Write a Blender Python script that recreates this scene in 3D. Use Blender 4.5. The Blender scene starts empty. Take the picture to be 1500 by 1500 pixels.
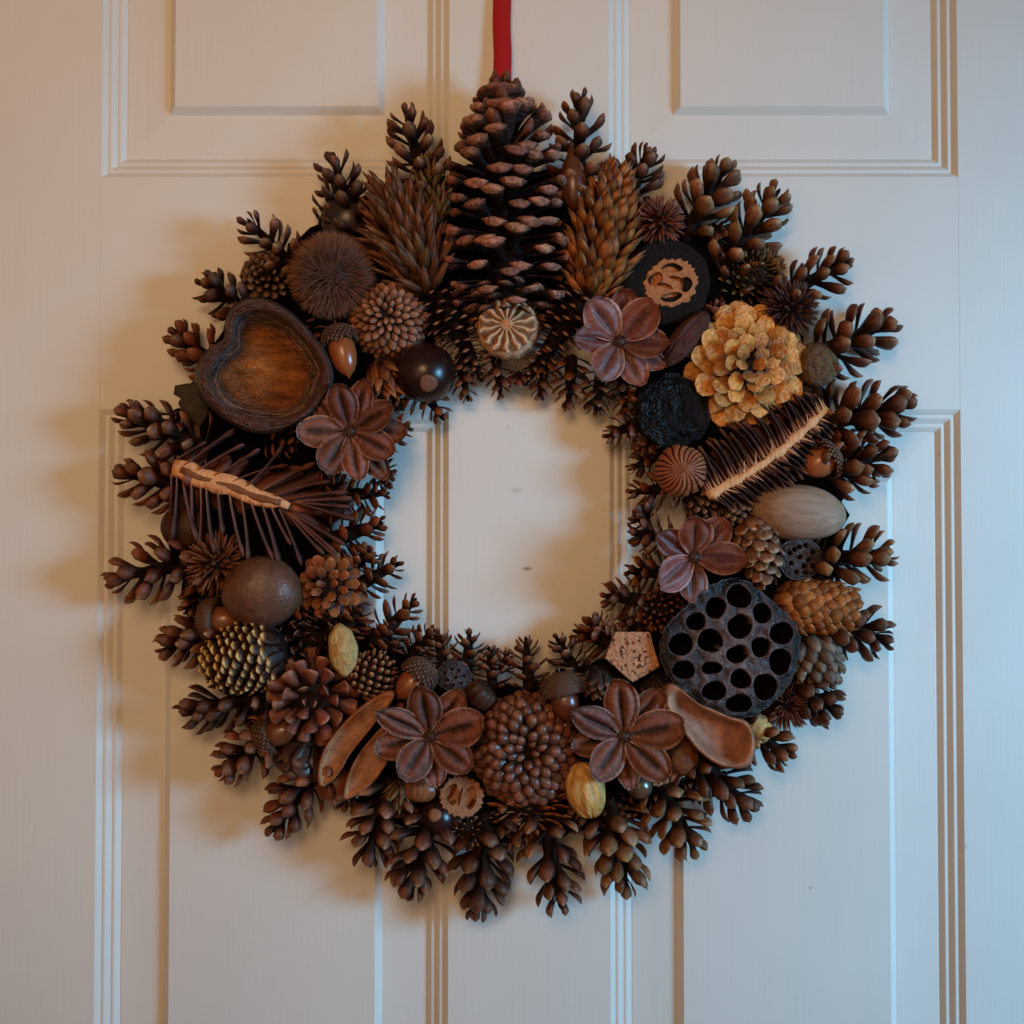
import bpy, math, random
import numpy as np
from mathutils import Vector, Matrix, geometry
from math import radians as R, sin, cos, pi, sqrt

random.seed(7); np.random.seed(7)
SC = bpy.context.scene
COL = SC.collection
S = 0.00048                      # metres per photograph pixel at the door
FPX = 1800.0                     # focal length in photograph pixels
D = FPX * S
TH = math.atan(0.0267)           # the camera looks up slightly

# ------------------------------------------------------------------ camera
cam = bpy.data.objects.new('camera', bpy.data.cameras.new('camera')); COL.objects.link(cam)
CP = Vector((0, -D, -D * math.tan(TH)))
cam.location = CP
cam.rotation_euler = (R(90) + TH, 0, 0)
cam.data.sensor_width = 36; cam.data.lens = 36 * FPX / 1500
cam.data.clip_start = 0.02; cam.data.clip_end = 50
cam.data.dof.use_dof = True
cam.data.dof.focus_distance = D - 0.038
cam.data.dof.aperture_fstop = 4.5
SC.camera = cam

# ------------------------------------------------------------------ light
w = bpy.data.worlds.new('World'); SC.world = w; w.use_nodes = True
bg = w.node_tree.nodes['Background']
bg.inputs[0].default_value = (1.0, 0.7, 0.5, 1); bg.inputs[1].default_value = 0.115

def area(name, loc, target, size, power, col, spread=None):
    l = bpy.data.lights.new(name, 'AREA'); l.energy = power; l.color = col
    l.shape = 'RECTANGLE'; l.size, l.size_y = size
    if spread: l.spread = spread
    o = bpy.data.objects.new(name, l); COL.objects.link(o); o.location = loc
    o.rotation_euler = (Vector(target) - Vector(loc)).to_track_quat('-Z', 'Y').to_euler()
    return o
def spot(name, loc, target, power, col, radius, size, blend):
    l = bpy.data.lights.new(name, 'SPOT'); l.energy = power; l.color = col
    l.shadow_soft_size = radius; l.spot_size = size; l.spot_blend = blend
    o = bpy.data.objects.new(name, l); COL.objects.link(o); o.location = loc
    o.rotation_euler = (Vector(target) - Vector(loc)).to_track_quat('-Z', 'Y').to_euler()
    return o
spot('window_light', (1.3, -0.85, 0.05), (0.36, 0, -0.25), 102, (0.235, 0.61, 0.97), 0.22, R(82), 1.0)
spot('warm_ceiling_lamp', (-0.15, -1.3, 0.42), (-0.2, 0, 0.22), 21.5, (1.0, 0.61, 0.31), 0.2, R(74), 1.0)
area('warm_room_glow', (-0.35, -1.2, 0.1), (-0.25, 0, 0.05), (0.9, 0.9), 2.6, (1.0, 0.53, 0.22))
SC.view_settings.view_transform = 'Standard'; SC.view_settings.look = 'None'
SC.view_settings.exposure = 0.0; SC.view_settings.gamma = 1
SC.cycles.max_bounces = 6; SC.cycles.diffuse_bounces = 3; SC.cycles.glossy_bounces = 2
try: SC.cycles.use_denoising = True
except Exception: pass

# ------------------------------------------------------------------ pixel -> place
def W(px, py, h=0.0):
    """the point h photo-pixels in front of the door that the photograph shows at px, py"""
    d = Vector(((px - 750) / FPX, cos(TH) - (750 - py) / FPX * sin(TH), sin(TH) + (750 - py) / FPX * cos(TH)))
    k = (-h * S - CP.y) / d.y
    return CP + d * k
ROOT = W(745, 740, 0)
def L(px, py, h=0.0): return (W(px, py, h) - ROOT) / S
def persp(h): return 1 - h / FPX

# ------------------------------------------------------------------ materials
MATS = {}
TONE = (.74, .56, .5)
def ramp_node(nt, stops):
    r = nt.nodes.new('ShaderNodeValToRGB'); e = r.color_ramp.elements
    while len(e) < len(stops): e.new(0.5)
    for i, (p, c) in enumerate(stops): e[i].position = p; e[i].color = (*c, 1)
    return r
def mat(name, stops, rough=0.55, spec=0.25, var=0.34, scale=(7, 2.2, 7), amt=0.45, bump=0.35, axis='Y', detail=4, hue=0.006, coat=0, sheen=0, spots=None, dist=0.02, tone=None):
    tone = tone or TONE; stops = [(p, tuple(a * b for a, b in zip(c, tone))) for p, c in stops]
    if spots: spots = (spots[0], spots[1], tuple(a * b for a, b in zip(spots[2], tone)))
    m = bpy.data.materials.new(name); m.use_nodes = True; nt = m.node_tree; N = nt.nodes; K = nt.links.new
    b = N['Principled BSDF']; b.inputs['Roughness'].default_value = rough
    b.inputs['Specular IOR Level'].default_value = spec
    if coat: b.inputs['Coat Weight'].default_value = coat; b.inputs['Coat Roughness'].default_value = 0.25
    if sheen: b.inputs['Sheen Weight'].default_value = sheen
    uv = N.new('ShaderNodeUVMap'); uv.uv_map = 'UVMap'; sp = N.new('ShaderNodeSeparateXYZ'); K(uv.outputs[0], sp.inputs[0])
    tc = N.new('ShaderNodeTexCoord'); mp = N.new('ShaderNodeMapping'); K(tc.outputs['Object'], mp.inputs[0])
    mp.inputs['Scale'].default_value = scale
    oi = N.new('ShaderNodeObjectInfo'); at = N.new('ShaderNodeAttribute'); at.attribute_name = 'rnd'
    ad = N.new('ShaderNodeMath'); ad.operation = 'ADD'; K(oi.outputs['Random'], ad.inputs[0]); K(at.outputs['Fac'], ad.inputs[1])
    fr = N.new('ShaderNodeMath'); fr.operation = 'FRACT'; K(ad.outputs[0], fr.inputs[0])
    mo = N.new('ShaderNodeVectorMath'); mo.operation = 'SCALE'; mo.inputs[0].default_value = (13, 7, 19); K(fr.outputs[0], mo.inputs['Scale'])
    m2 = N.new('ShaderNodeVectorMath'); K(mp.outputs[0], m2.inputs[0]); K(mo.outputs[0], m2.inputs[1])
    no = N.new('ShaderNodeTexNoise'); no.inputs['Scale'].default_value = 1; no.inputs['Detail'].default_value = detail; no.inputs['Roughness'].default_value = 0.62
    K(m2.outputs[0], no.inputs['Vector'])
    rp = ramp_node(nt, stops)
    # a little noise along the ramp makes its borders uneven
    j = N.new('ShaderNodeMath'); j.operation = 'MULTIPLY_ADD'; j.inputs[1].default_value = 0.16; j.inputs[2].default_value = -0.08; K(no.outputs['Fac'], j.inputs[0])
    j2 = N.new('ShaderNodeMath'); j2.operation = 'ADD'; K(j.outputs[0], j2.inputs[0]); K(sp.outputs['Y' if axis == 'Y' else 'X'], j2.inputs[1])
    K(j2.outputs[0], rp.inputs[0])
    v1 = N.new('ShaderNodeMapRange'); v1.inputs[1].default_value = 0.3; v1.inputs[2].default_value = 0.7
    v1.inputs[3].default_value = 1 - amt; v1.inputs[4].default_value = 1 + amt; K(no.outputs['Fac'], v1.inputs[0])
    v2 = N.new('ShaderNodeMapRange'); v2.inputs[3].default_value = 1 - var; v2.inputs[4].default_value = 1 + var; K(fr.outputs[0], v2.inputs[0])
    vm = N.new('ShaderNodeMath'); vm.operation = 'MULTIPLY'; K(v1.outputs[0], vm.inputs[0]); K(v2.outputs[0], vm.inputs[1])
    hs = N.new('ShaderNodeHueSaturation'); K(rp.outputs[0], hs.inputs['Color']); K(vm.outputs[0], hs.inputs['Value'])
    f7 = N.new('ShaderNodeMath'); f7.operation = 'MULTIPLY'; f7.inputs[1].default_value = 7.31; K(fr.outputs[0], f7.inputs[0])
    f8 = N.new('ShaderNodeMath'); f8.operation = 'FRACT'; K(f7.outputs[0], f8.inputs[0])
    hr = N.new('ShaderNodeMapRange'); hr.inputs[3].default_value = 0.5 - hue; hr.inputs[4].default_value = 0.5 + hue; K(f8.outputs[0], hr.inputs[0]); K(hr.outputs[0], hs.inputs['Hue'])
    out = hs.outputs[0]
    if spots:
        sc_, thr, colr = spots
        vo = N.new('ShaderNodeTexNoise'); vo.inputs['Scale'].default_value = sc_; vo.inputs['Detail'].default_value = 3; K(tc.outputs['Object'], vo.inputs['Vector'])
        mr = N.new('ShaderNodeMapRange'); mr.inputs[1].default_value = thr; mr.inputs[2].default_value = thr + 0.08; K(vo.outputs['Fac'], mr.inputs[0])
        mx = N.new('ShaderNodeMix'); mx.data_type = 'RGBA'; mx.inputs[7].default_value = (*colr, 1); K(mr.outputs[0], mx.inputs[0]); K(out, mx.inputs[6]); out = mx.outputs[2]
    K(out, b.inputs['Base Color'])
    bp = N.new('ShaderNodeBump'); bp.inputs['Strength'].default_value = bump; bp.inputs['Distance'].default_value = dist * 0.02
    K(no.outputs['Fac'], bp.inputs['Height']); K(bp.outputs[0], b.inputs['Normal'])
    MATS[name] = m; return m
def flat(name, c, **k): return mat(name, [(0, c), (1, c)], **k)
PX = (0.12, 0.12, 0.12)
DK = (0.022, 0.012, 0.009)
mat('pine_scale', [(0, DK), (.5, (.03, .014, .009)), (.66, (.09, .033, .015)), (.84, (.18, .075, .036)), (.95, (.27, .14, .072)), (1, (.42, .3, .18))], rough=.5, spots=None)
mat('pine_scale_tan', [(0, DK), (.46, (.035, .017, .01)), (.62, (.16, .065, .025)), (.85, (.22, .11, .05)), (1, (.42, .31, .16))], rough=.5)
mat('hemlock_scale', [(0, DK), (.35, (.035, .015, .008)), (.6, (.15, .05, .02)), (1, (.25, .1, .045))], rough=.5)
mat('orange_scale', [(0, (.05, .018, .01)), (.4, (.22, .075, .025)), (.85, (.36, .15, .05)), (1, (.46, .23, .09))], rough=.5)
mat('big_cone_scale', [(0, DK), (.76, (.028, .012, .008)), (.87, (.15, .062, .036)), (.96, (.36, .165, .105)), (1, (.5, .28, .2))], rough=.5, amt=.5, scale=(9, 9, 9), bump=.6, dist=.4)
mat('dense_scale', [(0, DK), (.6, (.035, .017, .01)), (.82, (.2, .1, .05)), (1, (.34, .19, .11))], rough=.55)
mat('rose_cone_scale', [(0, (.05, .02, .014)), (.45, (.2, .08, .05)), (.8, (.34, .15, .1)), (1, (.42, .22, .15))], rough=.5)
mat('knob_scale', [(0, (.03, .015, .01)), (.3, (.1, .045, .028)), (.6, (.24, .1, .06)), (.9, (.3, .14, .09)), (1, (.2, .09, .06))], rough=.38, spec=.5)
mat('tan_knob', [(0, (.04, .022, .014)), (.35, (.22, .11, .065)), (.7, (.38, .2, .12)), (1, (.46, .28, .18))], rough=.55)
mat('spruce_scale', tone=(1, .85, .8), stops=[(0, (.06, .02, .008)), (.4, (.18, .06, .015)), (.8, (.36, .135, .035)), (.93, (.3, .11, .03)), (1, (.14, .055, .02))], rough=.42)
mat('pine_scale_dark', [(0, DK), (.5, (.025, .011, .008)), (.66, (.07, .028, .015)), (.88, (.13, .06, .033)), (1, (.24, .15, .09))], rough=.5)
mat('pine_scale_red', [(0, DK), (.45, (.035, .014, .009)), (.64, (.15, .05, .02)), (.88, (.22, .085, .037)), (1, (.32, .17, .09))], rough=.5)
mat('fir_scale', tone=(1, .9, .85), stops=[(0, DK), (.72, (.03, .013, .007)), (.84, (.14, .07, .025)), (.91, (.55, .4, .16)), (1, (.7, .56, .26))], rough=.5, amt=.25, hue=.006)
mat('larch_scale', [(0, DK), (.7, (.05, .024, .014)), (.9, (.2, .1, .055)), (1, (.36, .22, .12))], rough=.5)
mat('gold_bract', [(0, (.03, .014, .007)), (.35, (.24, .09, .02)), (.62, (.42, .19, .05)), (.82, (.2, .1, .045)), (1, (.07, .035, .02))], rough=.42, var=.45)
mat('brown_bract', [(0, (.02, .01, .006)), (.4, (.13, .06, .025)), (.8, (.2, .105, .05)), (1, (.09, .045, .022))], rough=.55, var=.4, hue=.012)
mat('olive_bract', [(0, (.04, .028, .01)), (.5, (.17, .12, .045)), (1, (.25, .18, .08))], rough=.6)
mat('grey_bract', [(0, (.03, .025, .018)), (.5, (.17, .14, .1)), (1, (.3, .26, .2))], rough=.6)
mat('grey_cone', [(0, (.03, .02, .014)), (.5, (.14, .09, .06)), (1, (.27, .19, .13))], rough=.6)
mat('gold_petal', hue=.002, tone=(.95, .76, .52), stops=[(0, (.12, .04, .008)), (.35, (.45, .18, .035)), (.5, (.6, .27, .055)), (.75, (.72, .37, .12)), (1, (.8, .46, .2))], rough=.36, spec=.5, amt=.4, bump=.5, scale=(5, 5, 5), dist=.5)  # petal bases darkened in the colour, as shade in the crevices
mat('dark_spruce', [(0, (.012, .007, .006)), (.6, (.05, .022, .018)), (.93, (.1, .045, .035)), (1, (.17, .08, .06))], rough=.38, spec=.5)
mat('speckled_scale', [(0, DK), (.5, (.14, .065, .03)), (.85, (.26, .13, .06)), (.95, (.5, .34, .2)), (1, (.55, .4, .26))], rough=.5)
mat('spike_red', [(0, (.05, .02, .014)), (.4, (.2, .075, .05)), (1, (.32, .15, .11))], rough=.5)
mat('spike_brown', [(0, (.04, .018, .01)), (.4, (.19, .075, .03)), (1, (.3, .14, .065))], rough=.5)
mat('spike_dark', [(0, (.015, .009, .008)), (.5, (.08, .04, .03)), (1, (.18, .1, .075))], rough=.5)
mat('fuzz', [(0, (.08, .035, .018)), (.5, (.26, .12, .062)), (1, (.42, .22, .13))], rough=.8, sheen=.2)
mat('pod_petal', tone=(.84, .74, .72), stops=[(0, (.025, .012, .01)), (.08, (.07, .03, .022)), (.22, (.2, .075, .052)), (.62, (.25, .1, .072)), (.8, (.12, .05, .038)), (.9, (.24, .11, .075)), (1, (.5, .27, .19))], axis='X', rough=.58, spec=.28, scale=(5, 16, 5), amt=.35, dist=.05)
mat('pod_petal_rosy', tone=(.7, .58, .58), stops=[(0, (.05, .02, .018)), (.1, (.17, .062, .05)), (.55, (.27, .105, .085)), (.85, (.24, .095, .07)), (1, (.6, .3, .22))], axis='X', rough=.48, spec=.35, scale=(5, 12, 5), amt=.3, dist=.04)
flat('pod_core', (.22, .11, .05), scale=(.3, .3, .3), rough=.6)
flat('black_core', (.02, .012, .009), scale=PX, rough=.8, spec=.1)
flat('wreath_moss', (.02, .012, .008), scale=(.25, .25, .25), rough=.9, spec=.05, amt=.7, bump=1, dist=3)
mat('heart_rim', [(0, (.055, .03, .024)), (.24, (.13, .062, .045)), (.42, (.11, .058, .042)), (.5, (.075, .04, .03)), (.525, (.34, .22, .13)), (.55, (.1, .05, .025)), (.62, (.22, .085, .02)), (.8, (.4, .19, .045)), (1, (.56, .27, .06))], rough=.36, spec=.5, scale=(.02, .12, .06), amt=.55, bump=.6, var=0, dist=3)
mat('husk', tone=(.95, .86, .8), stops=[(0, (.28, .11, .06)), (.36, (.42, .18, .09)), (.5, (.6, .32, .17)), (.58, (.34, .17, .1)), (1, (.42, .24, .155))], rough=.6, scale=(.09, .03, .09), amt=.3, bump=.3, var=0, dist=2)
mat('husk_smooth', tone=(.95, .84, .78), stops=[(0, (.26, .1, .055)), (.36, (.46, .21, .12)), (.5, (.5, .27, .16)), (.6, (.32, .14, .085)), (1, (.4, .21, .14))], rough=.5, spec=.3, scale=(.07, .02, .07), amt=.35, bump=.2, var=0, dist=1)
flat('nut_brown', (.17, .085, .055), rough=.42, spec=.5, scale=(.05, .05, .05), amt=.3, bump=.12, var=.05, spots=(.05, .62, (.09, .045, .03)), dist=2)
flat('nut_dark', (.07, .033, .02), rough=.5, scale=(.05, .05, .05), var=.1)
flat('acorn_nut', (.38, .145, .04), rough=.28, spec=.6, scale=(.14, .14, .02), amt=.22, bump=.1, coat=.2)
flat('acorn_nut_red', (.26, .095, .035), rough=.3, spec=.6, scale=(.14, .14, .02), amt=.22, bump=.1, coat=.2)
flat('hazel', (.36, .15, .07), rough=.35, spec=.5, scale=(.25, .015, .25), amt=.55, bump=.2)
flat('olive_nut', (.15, .11, .06), rough=.25, spec=.6, scale=PX, amt=.2, coat=.4)
flat('acorn_cap', (.13, .08, .055), rough=.7, scale=(.4, .4, .4), amt=.4)
mat('cap_scale', [(0, (.04, .025, .016)), (.6, (.14, .09, .06)), (1, (.24, .16, .11))], rough=.7)
mat('fringe', [(0, (.08, .045, .02)), (1, (.3, .19, .09))], rough=.6)
flat('buckeye', (.028, .01, .008), rough=.3, spec=.4, scale=(.05, .05, .05), amt=.4, coat=.12, bump=.05)
flat('buckeye_eye', (.27, .14, .09), rough=.6, scale=(.3, .3, .3), amt=.25)
flat('grey_nut', (.35, .235, .165), tone=(1, .88, .82), rough=.55, scale=(.015, .14, .14), amt=.22, bump=.12, dist=1, spots=(.04, .6, (.26, .2, .13)))
flat('yellow_pod', (.55, .38, .15), tone=(1, .93, .88), rough=.6, scale=(.25, .12, .25), amt=.3, bump=.4, dist=3)
flat('peach_stone', (.6, .33, .1), tone=(1, .93, .88), rough=.34, spec=.5, scale=(.16, .03, .16), amt=.4, bump=.3, dist=3)
flat('drop_pod', (.12, .042, .02), rough=.3, spec=.5, scale=(.06, .06, .02), amt=.35, coat=.2)
flat('ribbed_pod', (.16, .055, .04), rough=.5, scale=(.2, .03, .2), amt=.4, bump=.5, dist=2)
flat('black_pod', (.018, .014, .014), rough=.42, spec=.4, scale=(.05, .05, .05), amt=.6, bump=.8, dist=4)
flat('olive_bud', (.17, .12, .055), rough=.6, scale=(.12, .12, .05), amt=.4, bump=.5, dist=3)
mat('lotus', [(0, (.004, .003, .003)), (.36, (.004, .003, .003)), (.5, (.036, .02, .021)), (.8, (.085, .052, .05)), (1, (.16, .105, .095))], rough=.42, spec=.5, scale=(.06, .06, .06), amt=.45, bump=.35, var=.05, detail=6, hue=0, dist=5)  # low end blackened: shade of the holes put into the colour
flat('lotus_shade', (.006, .004, .004), rough=.9, spec=.05, scale=PX)  # near black standing in for shade down the holes and underneath
flat('walnut_hull', (.04, .022, .014), rough=.75, scale=(.3, .3, .3), amt=.6, bump=.9, dist=3)
flat('walnut_shell', (.6, .25, .085), tone=(1, .93, .88), rough=.6, scale=(.25, .25, .25), amt=.25, bump=.5)
flat('walnut_pale', (.42, .24, .14), rough=.6, scale=(.25, .25, .25), amt=.25, bump=.5)
flat('walnut_inside', (.13, .05, .02), rough=.6, scale=(.12, .12, .12), amt=.5)
flat('porous_wood', (.6, .31, .16), tone=(1, .93, .88), rough=.75, scale=(.16, .16, .16), amt=.3, bump=.4, var=.05, spots=(.16, .56, (.07, .03, .018)), dist=5)
mat('poppy_disc', [(0, (.16, .075, .04)), (.3, (.5, .29, .17)), (1, (.85, .6, .4))], tone=(1, .92, .88), rough=.65, scale=(.35, .35, .35), amt=.35, bump=.3, dist=2)
flat('poppy_pod', (.5, .29, .17), tone=(1, .9, .85), rough=.6, scale=(.08, .08, .03), amt=.35, bump=.3)
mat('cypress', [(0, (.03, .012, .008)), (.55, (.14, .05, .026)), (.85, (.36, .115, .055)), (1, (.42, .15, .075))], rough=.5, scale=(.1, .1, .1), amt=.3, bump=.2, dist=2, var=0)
flat('spine_wood', (.8, .4, .18), tone=(.92, .85, .8), rough=.6, scale=(.2, .2, .03), amt=.25, bump=.2, dist=2, var=.05)
flat('spine_pith', (.3, .12, .055), rough=.7, scale=(.1, .1, .02), amt=.3)
mat('slice_scale', [(0, (.42, .18, .09)), (.2, (.2, .08, .05)), (.7, (.1, .042, .03)), (1, (.18, .07, .05))], rough=.55, spec=.3)
mat('slice_thin', [(0, (.5, .26, .15)), (.16, (.3, .14, .08)), (.3, (.06, .028, .02)), (.7, (.035, .018, .013)), (.9, (.14, .06, .035)), (1, (.32, .16, .1))], rough=.45)
flat('dark_leaf', (.035, .03, .016), rough=.6, scale=(.05, .05, .05), amt=.4)
flat('dark_husk', (.03, .02, .024), rough=.35, spec=.5, scale=(.05, .05, .05), amt=.4)
flat('ribbon_red', (.42, .009, .012), tone=(1, .93, .88), rough=.55, spec=.2, scale=(.8, .8, .02), amt=.08, var=0, bump=.1, hue=0)

def paint(name, grain, marks=False):
    m = bpy.data.materials.new(name); m.use_nodes = True; nt = m.node_tree; N = nt.nodes; K = nt.links.new
    b = N['Principled BSDF']; b.inputs['Roughness'].default_value = .5; b.inputs['Specular IOR Level'].default_value = .35
    tc = N.new('ShaderNodeTexCoord'); mp = N.new('ShaderNodeMapping'); K(tc.outputs['Object'], mp.inputs[0]); mp.inputs['Scale'].default_value = grain
    no = N.new('ShaderNodeTexNoise'); no.inputs['Scale'].default_value = 1; no.inputs['Detail'].default_value = 5; K(mp.outputs[0], no.inputs['Vector'])
    n2 = N.new('ShaderNodeTexNoise'); n2.inputs['Scale'].default_value = 420; n2.inputs['Detail'].default_value = 2; K(tc.outputs['Object'], n2.inputs['Vector'])
    a = N.new('ShaderNodeMath'); a.operation = 'MULTIPLY_ADD'; a.inputs[1].default_value = .25; K(n2.outputs['Fac'], a.inputs[0]); K(no.outputs['Fac'], a.inputs[2])
    bp = N.new('ShaderNodeBump'); bp.inputs['Strength'].default_value = .15; bp.inputs['Distance'].default_value = .0006; K(a.outputs[0], bp.inputs['Height']); K(bp.outputs[0], b.inputs['Normal'])
    n3 = N.new('ShaderNodeTexNoise'); n3.inputs['Scale'].default_value = 6; n3.inputs['Detail'].default_value = 4; K(tc.outputs['Object'], n3.inputs['Vector'])
    rp = ramp_node(nt, [(.3, (.71, .67, .61)), (.7, (.76, .725, .665))]); K(n3.outputs['Fac'], rp.inputs[0]); out = rp.outputs[0]
    if marks:                     # two small scuffs in the paint
        for mx_, mz_, rx, rz, st in marks:
            p = N.new('ShaderNodeMapping'); K(tc.outputs['Object'], p.inputs[0])
            p.inputs['Location'].default_value = (-mx_ / rx, 0, -mz_ / rz); p.inputs['Scale'].default_value = (1 / rx, 0, 1 / rz)
            ln = N.new('ShaderNodeVectorMath'); ln.operation = 'LENGTH'; K(p.outputs[0], ln.inputs[0])
            mr = N.new('ShaderNodeMapRange'); mr.inputs[1].default_value = .2; mr.inputs[2].default_value = 1; mr.inputs[3].default_value = st; mr.inputs[4].default_value = 0; K(ln.outputs['Value'], mr.inputs[0])
            mx = N.new('ShaderNodeMix'); mx.data_type = 'RGBA'; mx.inputs[7].default_value = (.22, .12, .08, 1); K(mr.outputs[0], mx.inputs[0]); K(out, mx.inputs[6]); out = mx.outputs[2]
    K(out, b.inputs['Base Color']); MATS[name] = m
_d, _e, _f = W(1188, 1302), W(1415, 1240), W(1380, 664)
paint('paint_upright', (430, 430, 16), [(_d.x, _d.z, .0012, .0016, .6), (_e.x, _e.z, .0012, .0028, .3), (_f.x, _f.z, .001, .002, .35)]); paint('paint_level', (16, 430, 430))
_a, _b2, _c = W(757, 718), W(772, 833), W(744, 625)
paint('paint_marked', (330, 330, 14), [(_a.x, _a.z, .006, .0022, .3), (_b2.x, _b2.z, .005, .0018, .75), (_c.x, _c.z, .002, .002, .2)])

# ------------------------------------------------------------------ mesh helpers
def mesh(name, V, F, uv=None, rnd=None, m=None, smooth=True):
    me = bpy.data.meshes.new(name)
    V = np.asarray(V, dtype=np.float32)
    me.from_pydata(V.tolist(), [], [tuple(int(i) for i in f) for f in F])
    if uv is not None:
        uv = np.asarray(uv, dtype=np.float32)
        li = np.empty(len(me.loops), dtype=np.int32); me.loops.foreach_get('vertex_index', li)
        me.uv_layers.new(name='UVMap').data.foreach_set('uv', uv[li].ravel())
    if rnd is not None:
        me.attributes.new('rnd', 'FLOAT', 'POINT').data.foreach_set('value', np.asarray(rnd, dtype=np.float32))
    if smooth: me.polygons.foreach_set('use_smooth', [True] * len(me.polygons))
    if m: me.materials.append(MATS[m])
    return me
def link(name, me, parent=None, M=None, label=None, kind=None):
    o = bpy.data.objects.new(name, me); COL.objects.link(o)
    if parent: o.parent = parent
    if M is not None: o.matrix_local = M
    if label: o['label'] = label
    if kind: o['kind'] = kind
    return o
def basis(x, y, z, p=(0, 0, 0)):
    return Matrix(((x[0], y[0], z[0], p[0]), (x[1], y[1], z[1], p[1]), (x[2], y[2], z[2], p[2]), (0, 0, 0, 1)))
def axis_frame(p0, p1):
    z = (p1 - p0).normalized(); ref = Vector((0, 1, 0))
    if abs(z.dot(ref)) > .95: ref = Vector((0, 0, 1))
    y = (ref - z * ref.dot(z)).normalized(); x = y.cross(z)
    return basis(x, y, z, p0)
def face_frame(p, tx=0, ty=0, roll=0):
    """Z towards the viewer; tx>0 leans the face to the right, ty>0 up"""
    n = Vector((sin(R(tx)), -cos(R(tx)) * cos(R(ty)), sin(R(ty)))).normalized()
    x = (Vector((1, 0, 0)) - n * n.x).normalized(); y = n.cross(x)
    return basis(x, y, n, p) @ Matrix.Rotation(R(roll), 4, 'Z')

def lathe(prof, seg=32, disp=None, sx=1, sy=1):
    """prof: [(r, z)] pole to pole; disp(theta, s)-> radial factor"""
    V = []; uv = []; F = []; n = len(prof)
    for i, (r, z) in enumerate(prof):
        s = i / (n - 1)
        for j in range(seg):
            a = 2 * pi * j / seg; k = disp(a, s, r, z) if disp else 1
            V.append((r * k * cos(a) * sx, r * k * sin(a) * sy, z)); uv.append((j / seg, s))
    for i in range(n - 1):
        for j in range(seg):
            a = i * seg + j; b = i * seg + (j + 1) % seg
            F.append((a, b, b + seg, a + seg))
    F.append(tuple(range(seg - 1, -1, -1))); F.append(tuple((n - 1) * seg + j for j in range(seg)))
    return V, F, uv
def egg(r, l, n=20, point=0.0, flatb=0.0, blunt=1.0):
    """profile of an egg from z=0 to l with widest radius r"""
    out = []
    for i in range(n + 1):
        a = pi * i / n; z = (1 - cos(a)) / 2; rr = max(sin(a), 0.0) ** blunt
        if point: rr *= 1 - point * z ** 2
        out.append((max(r * rr, .05), l * z))
    return out

def scale_mesh(st, m, name='scale', cap=.03, keel=1.0, under=.4):
    """one cone scale: st = [(y, halfwidth, thickness, z)]"""
    V = []; uv = []; F = []
    for (y, wd, th, z) in st:
        for (u, q) in ((-1, 0), (-.55, .72), (0, keel), (.55, .72), (1, 0), (0, -under)):
            V.append((u * wd, y, z + q * th)); uv.append((.5 + .5 * u, y))
    n = len(st)
    for i in range(n - 1):
        for j in range(6):
            a = i * 6 + j; b = i * 6 + (j + 1) % 6; F.append((a, a + 6, b + 6, b))
    y, wd, th, z = st[-1]
    V.append((0, y + cap, z + th * .3)); uv.append((.5, min(1, y + cap))); c = len(V) - 1; k = (n - 1) * 6
    for j in range(6): F.append((k + j, c, k + (j + 1) % 6))
    return mesh(name, V, F, uv, None, m)
def vary(st, k, amount=.12):
    """sister shapes of one scale"""
    rg = random.Random(k); a = [1 + rg.uniform(-amount, amount) for _ in range(3)]
    return [(y, wd * a[0] * (1 + rg.uniform(-.07, .07)), th * a[1], z + (a[2] - 1) * .5 * y * y) for (y, wd, th, z) in st]
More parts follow.
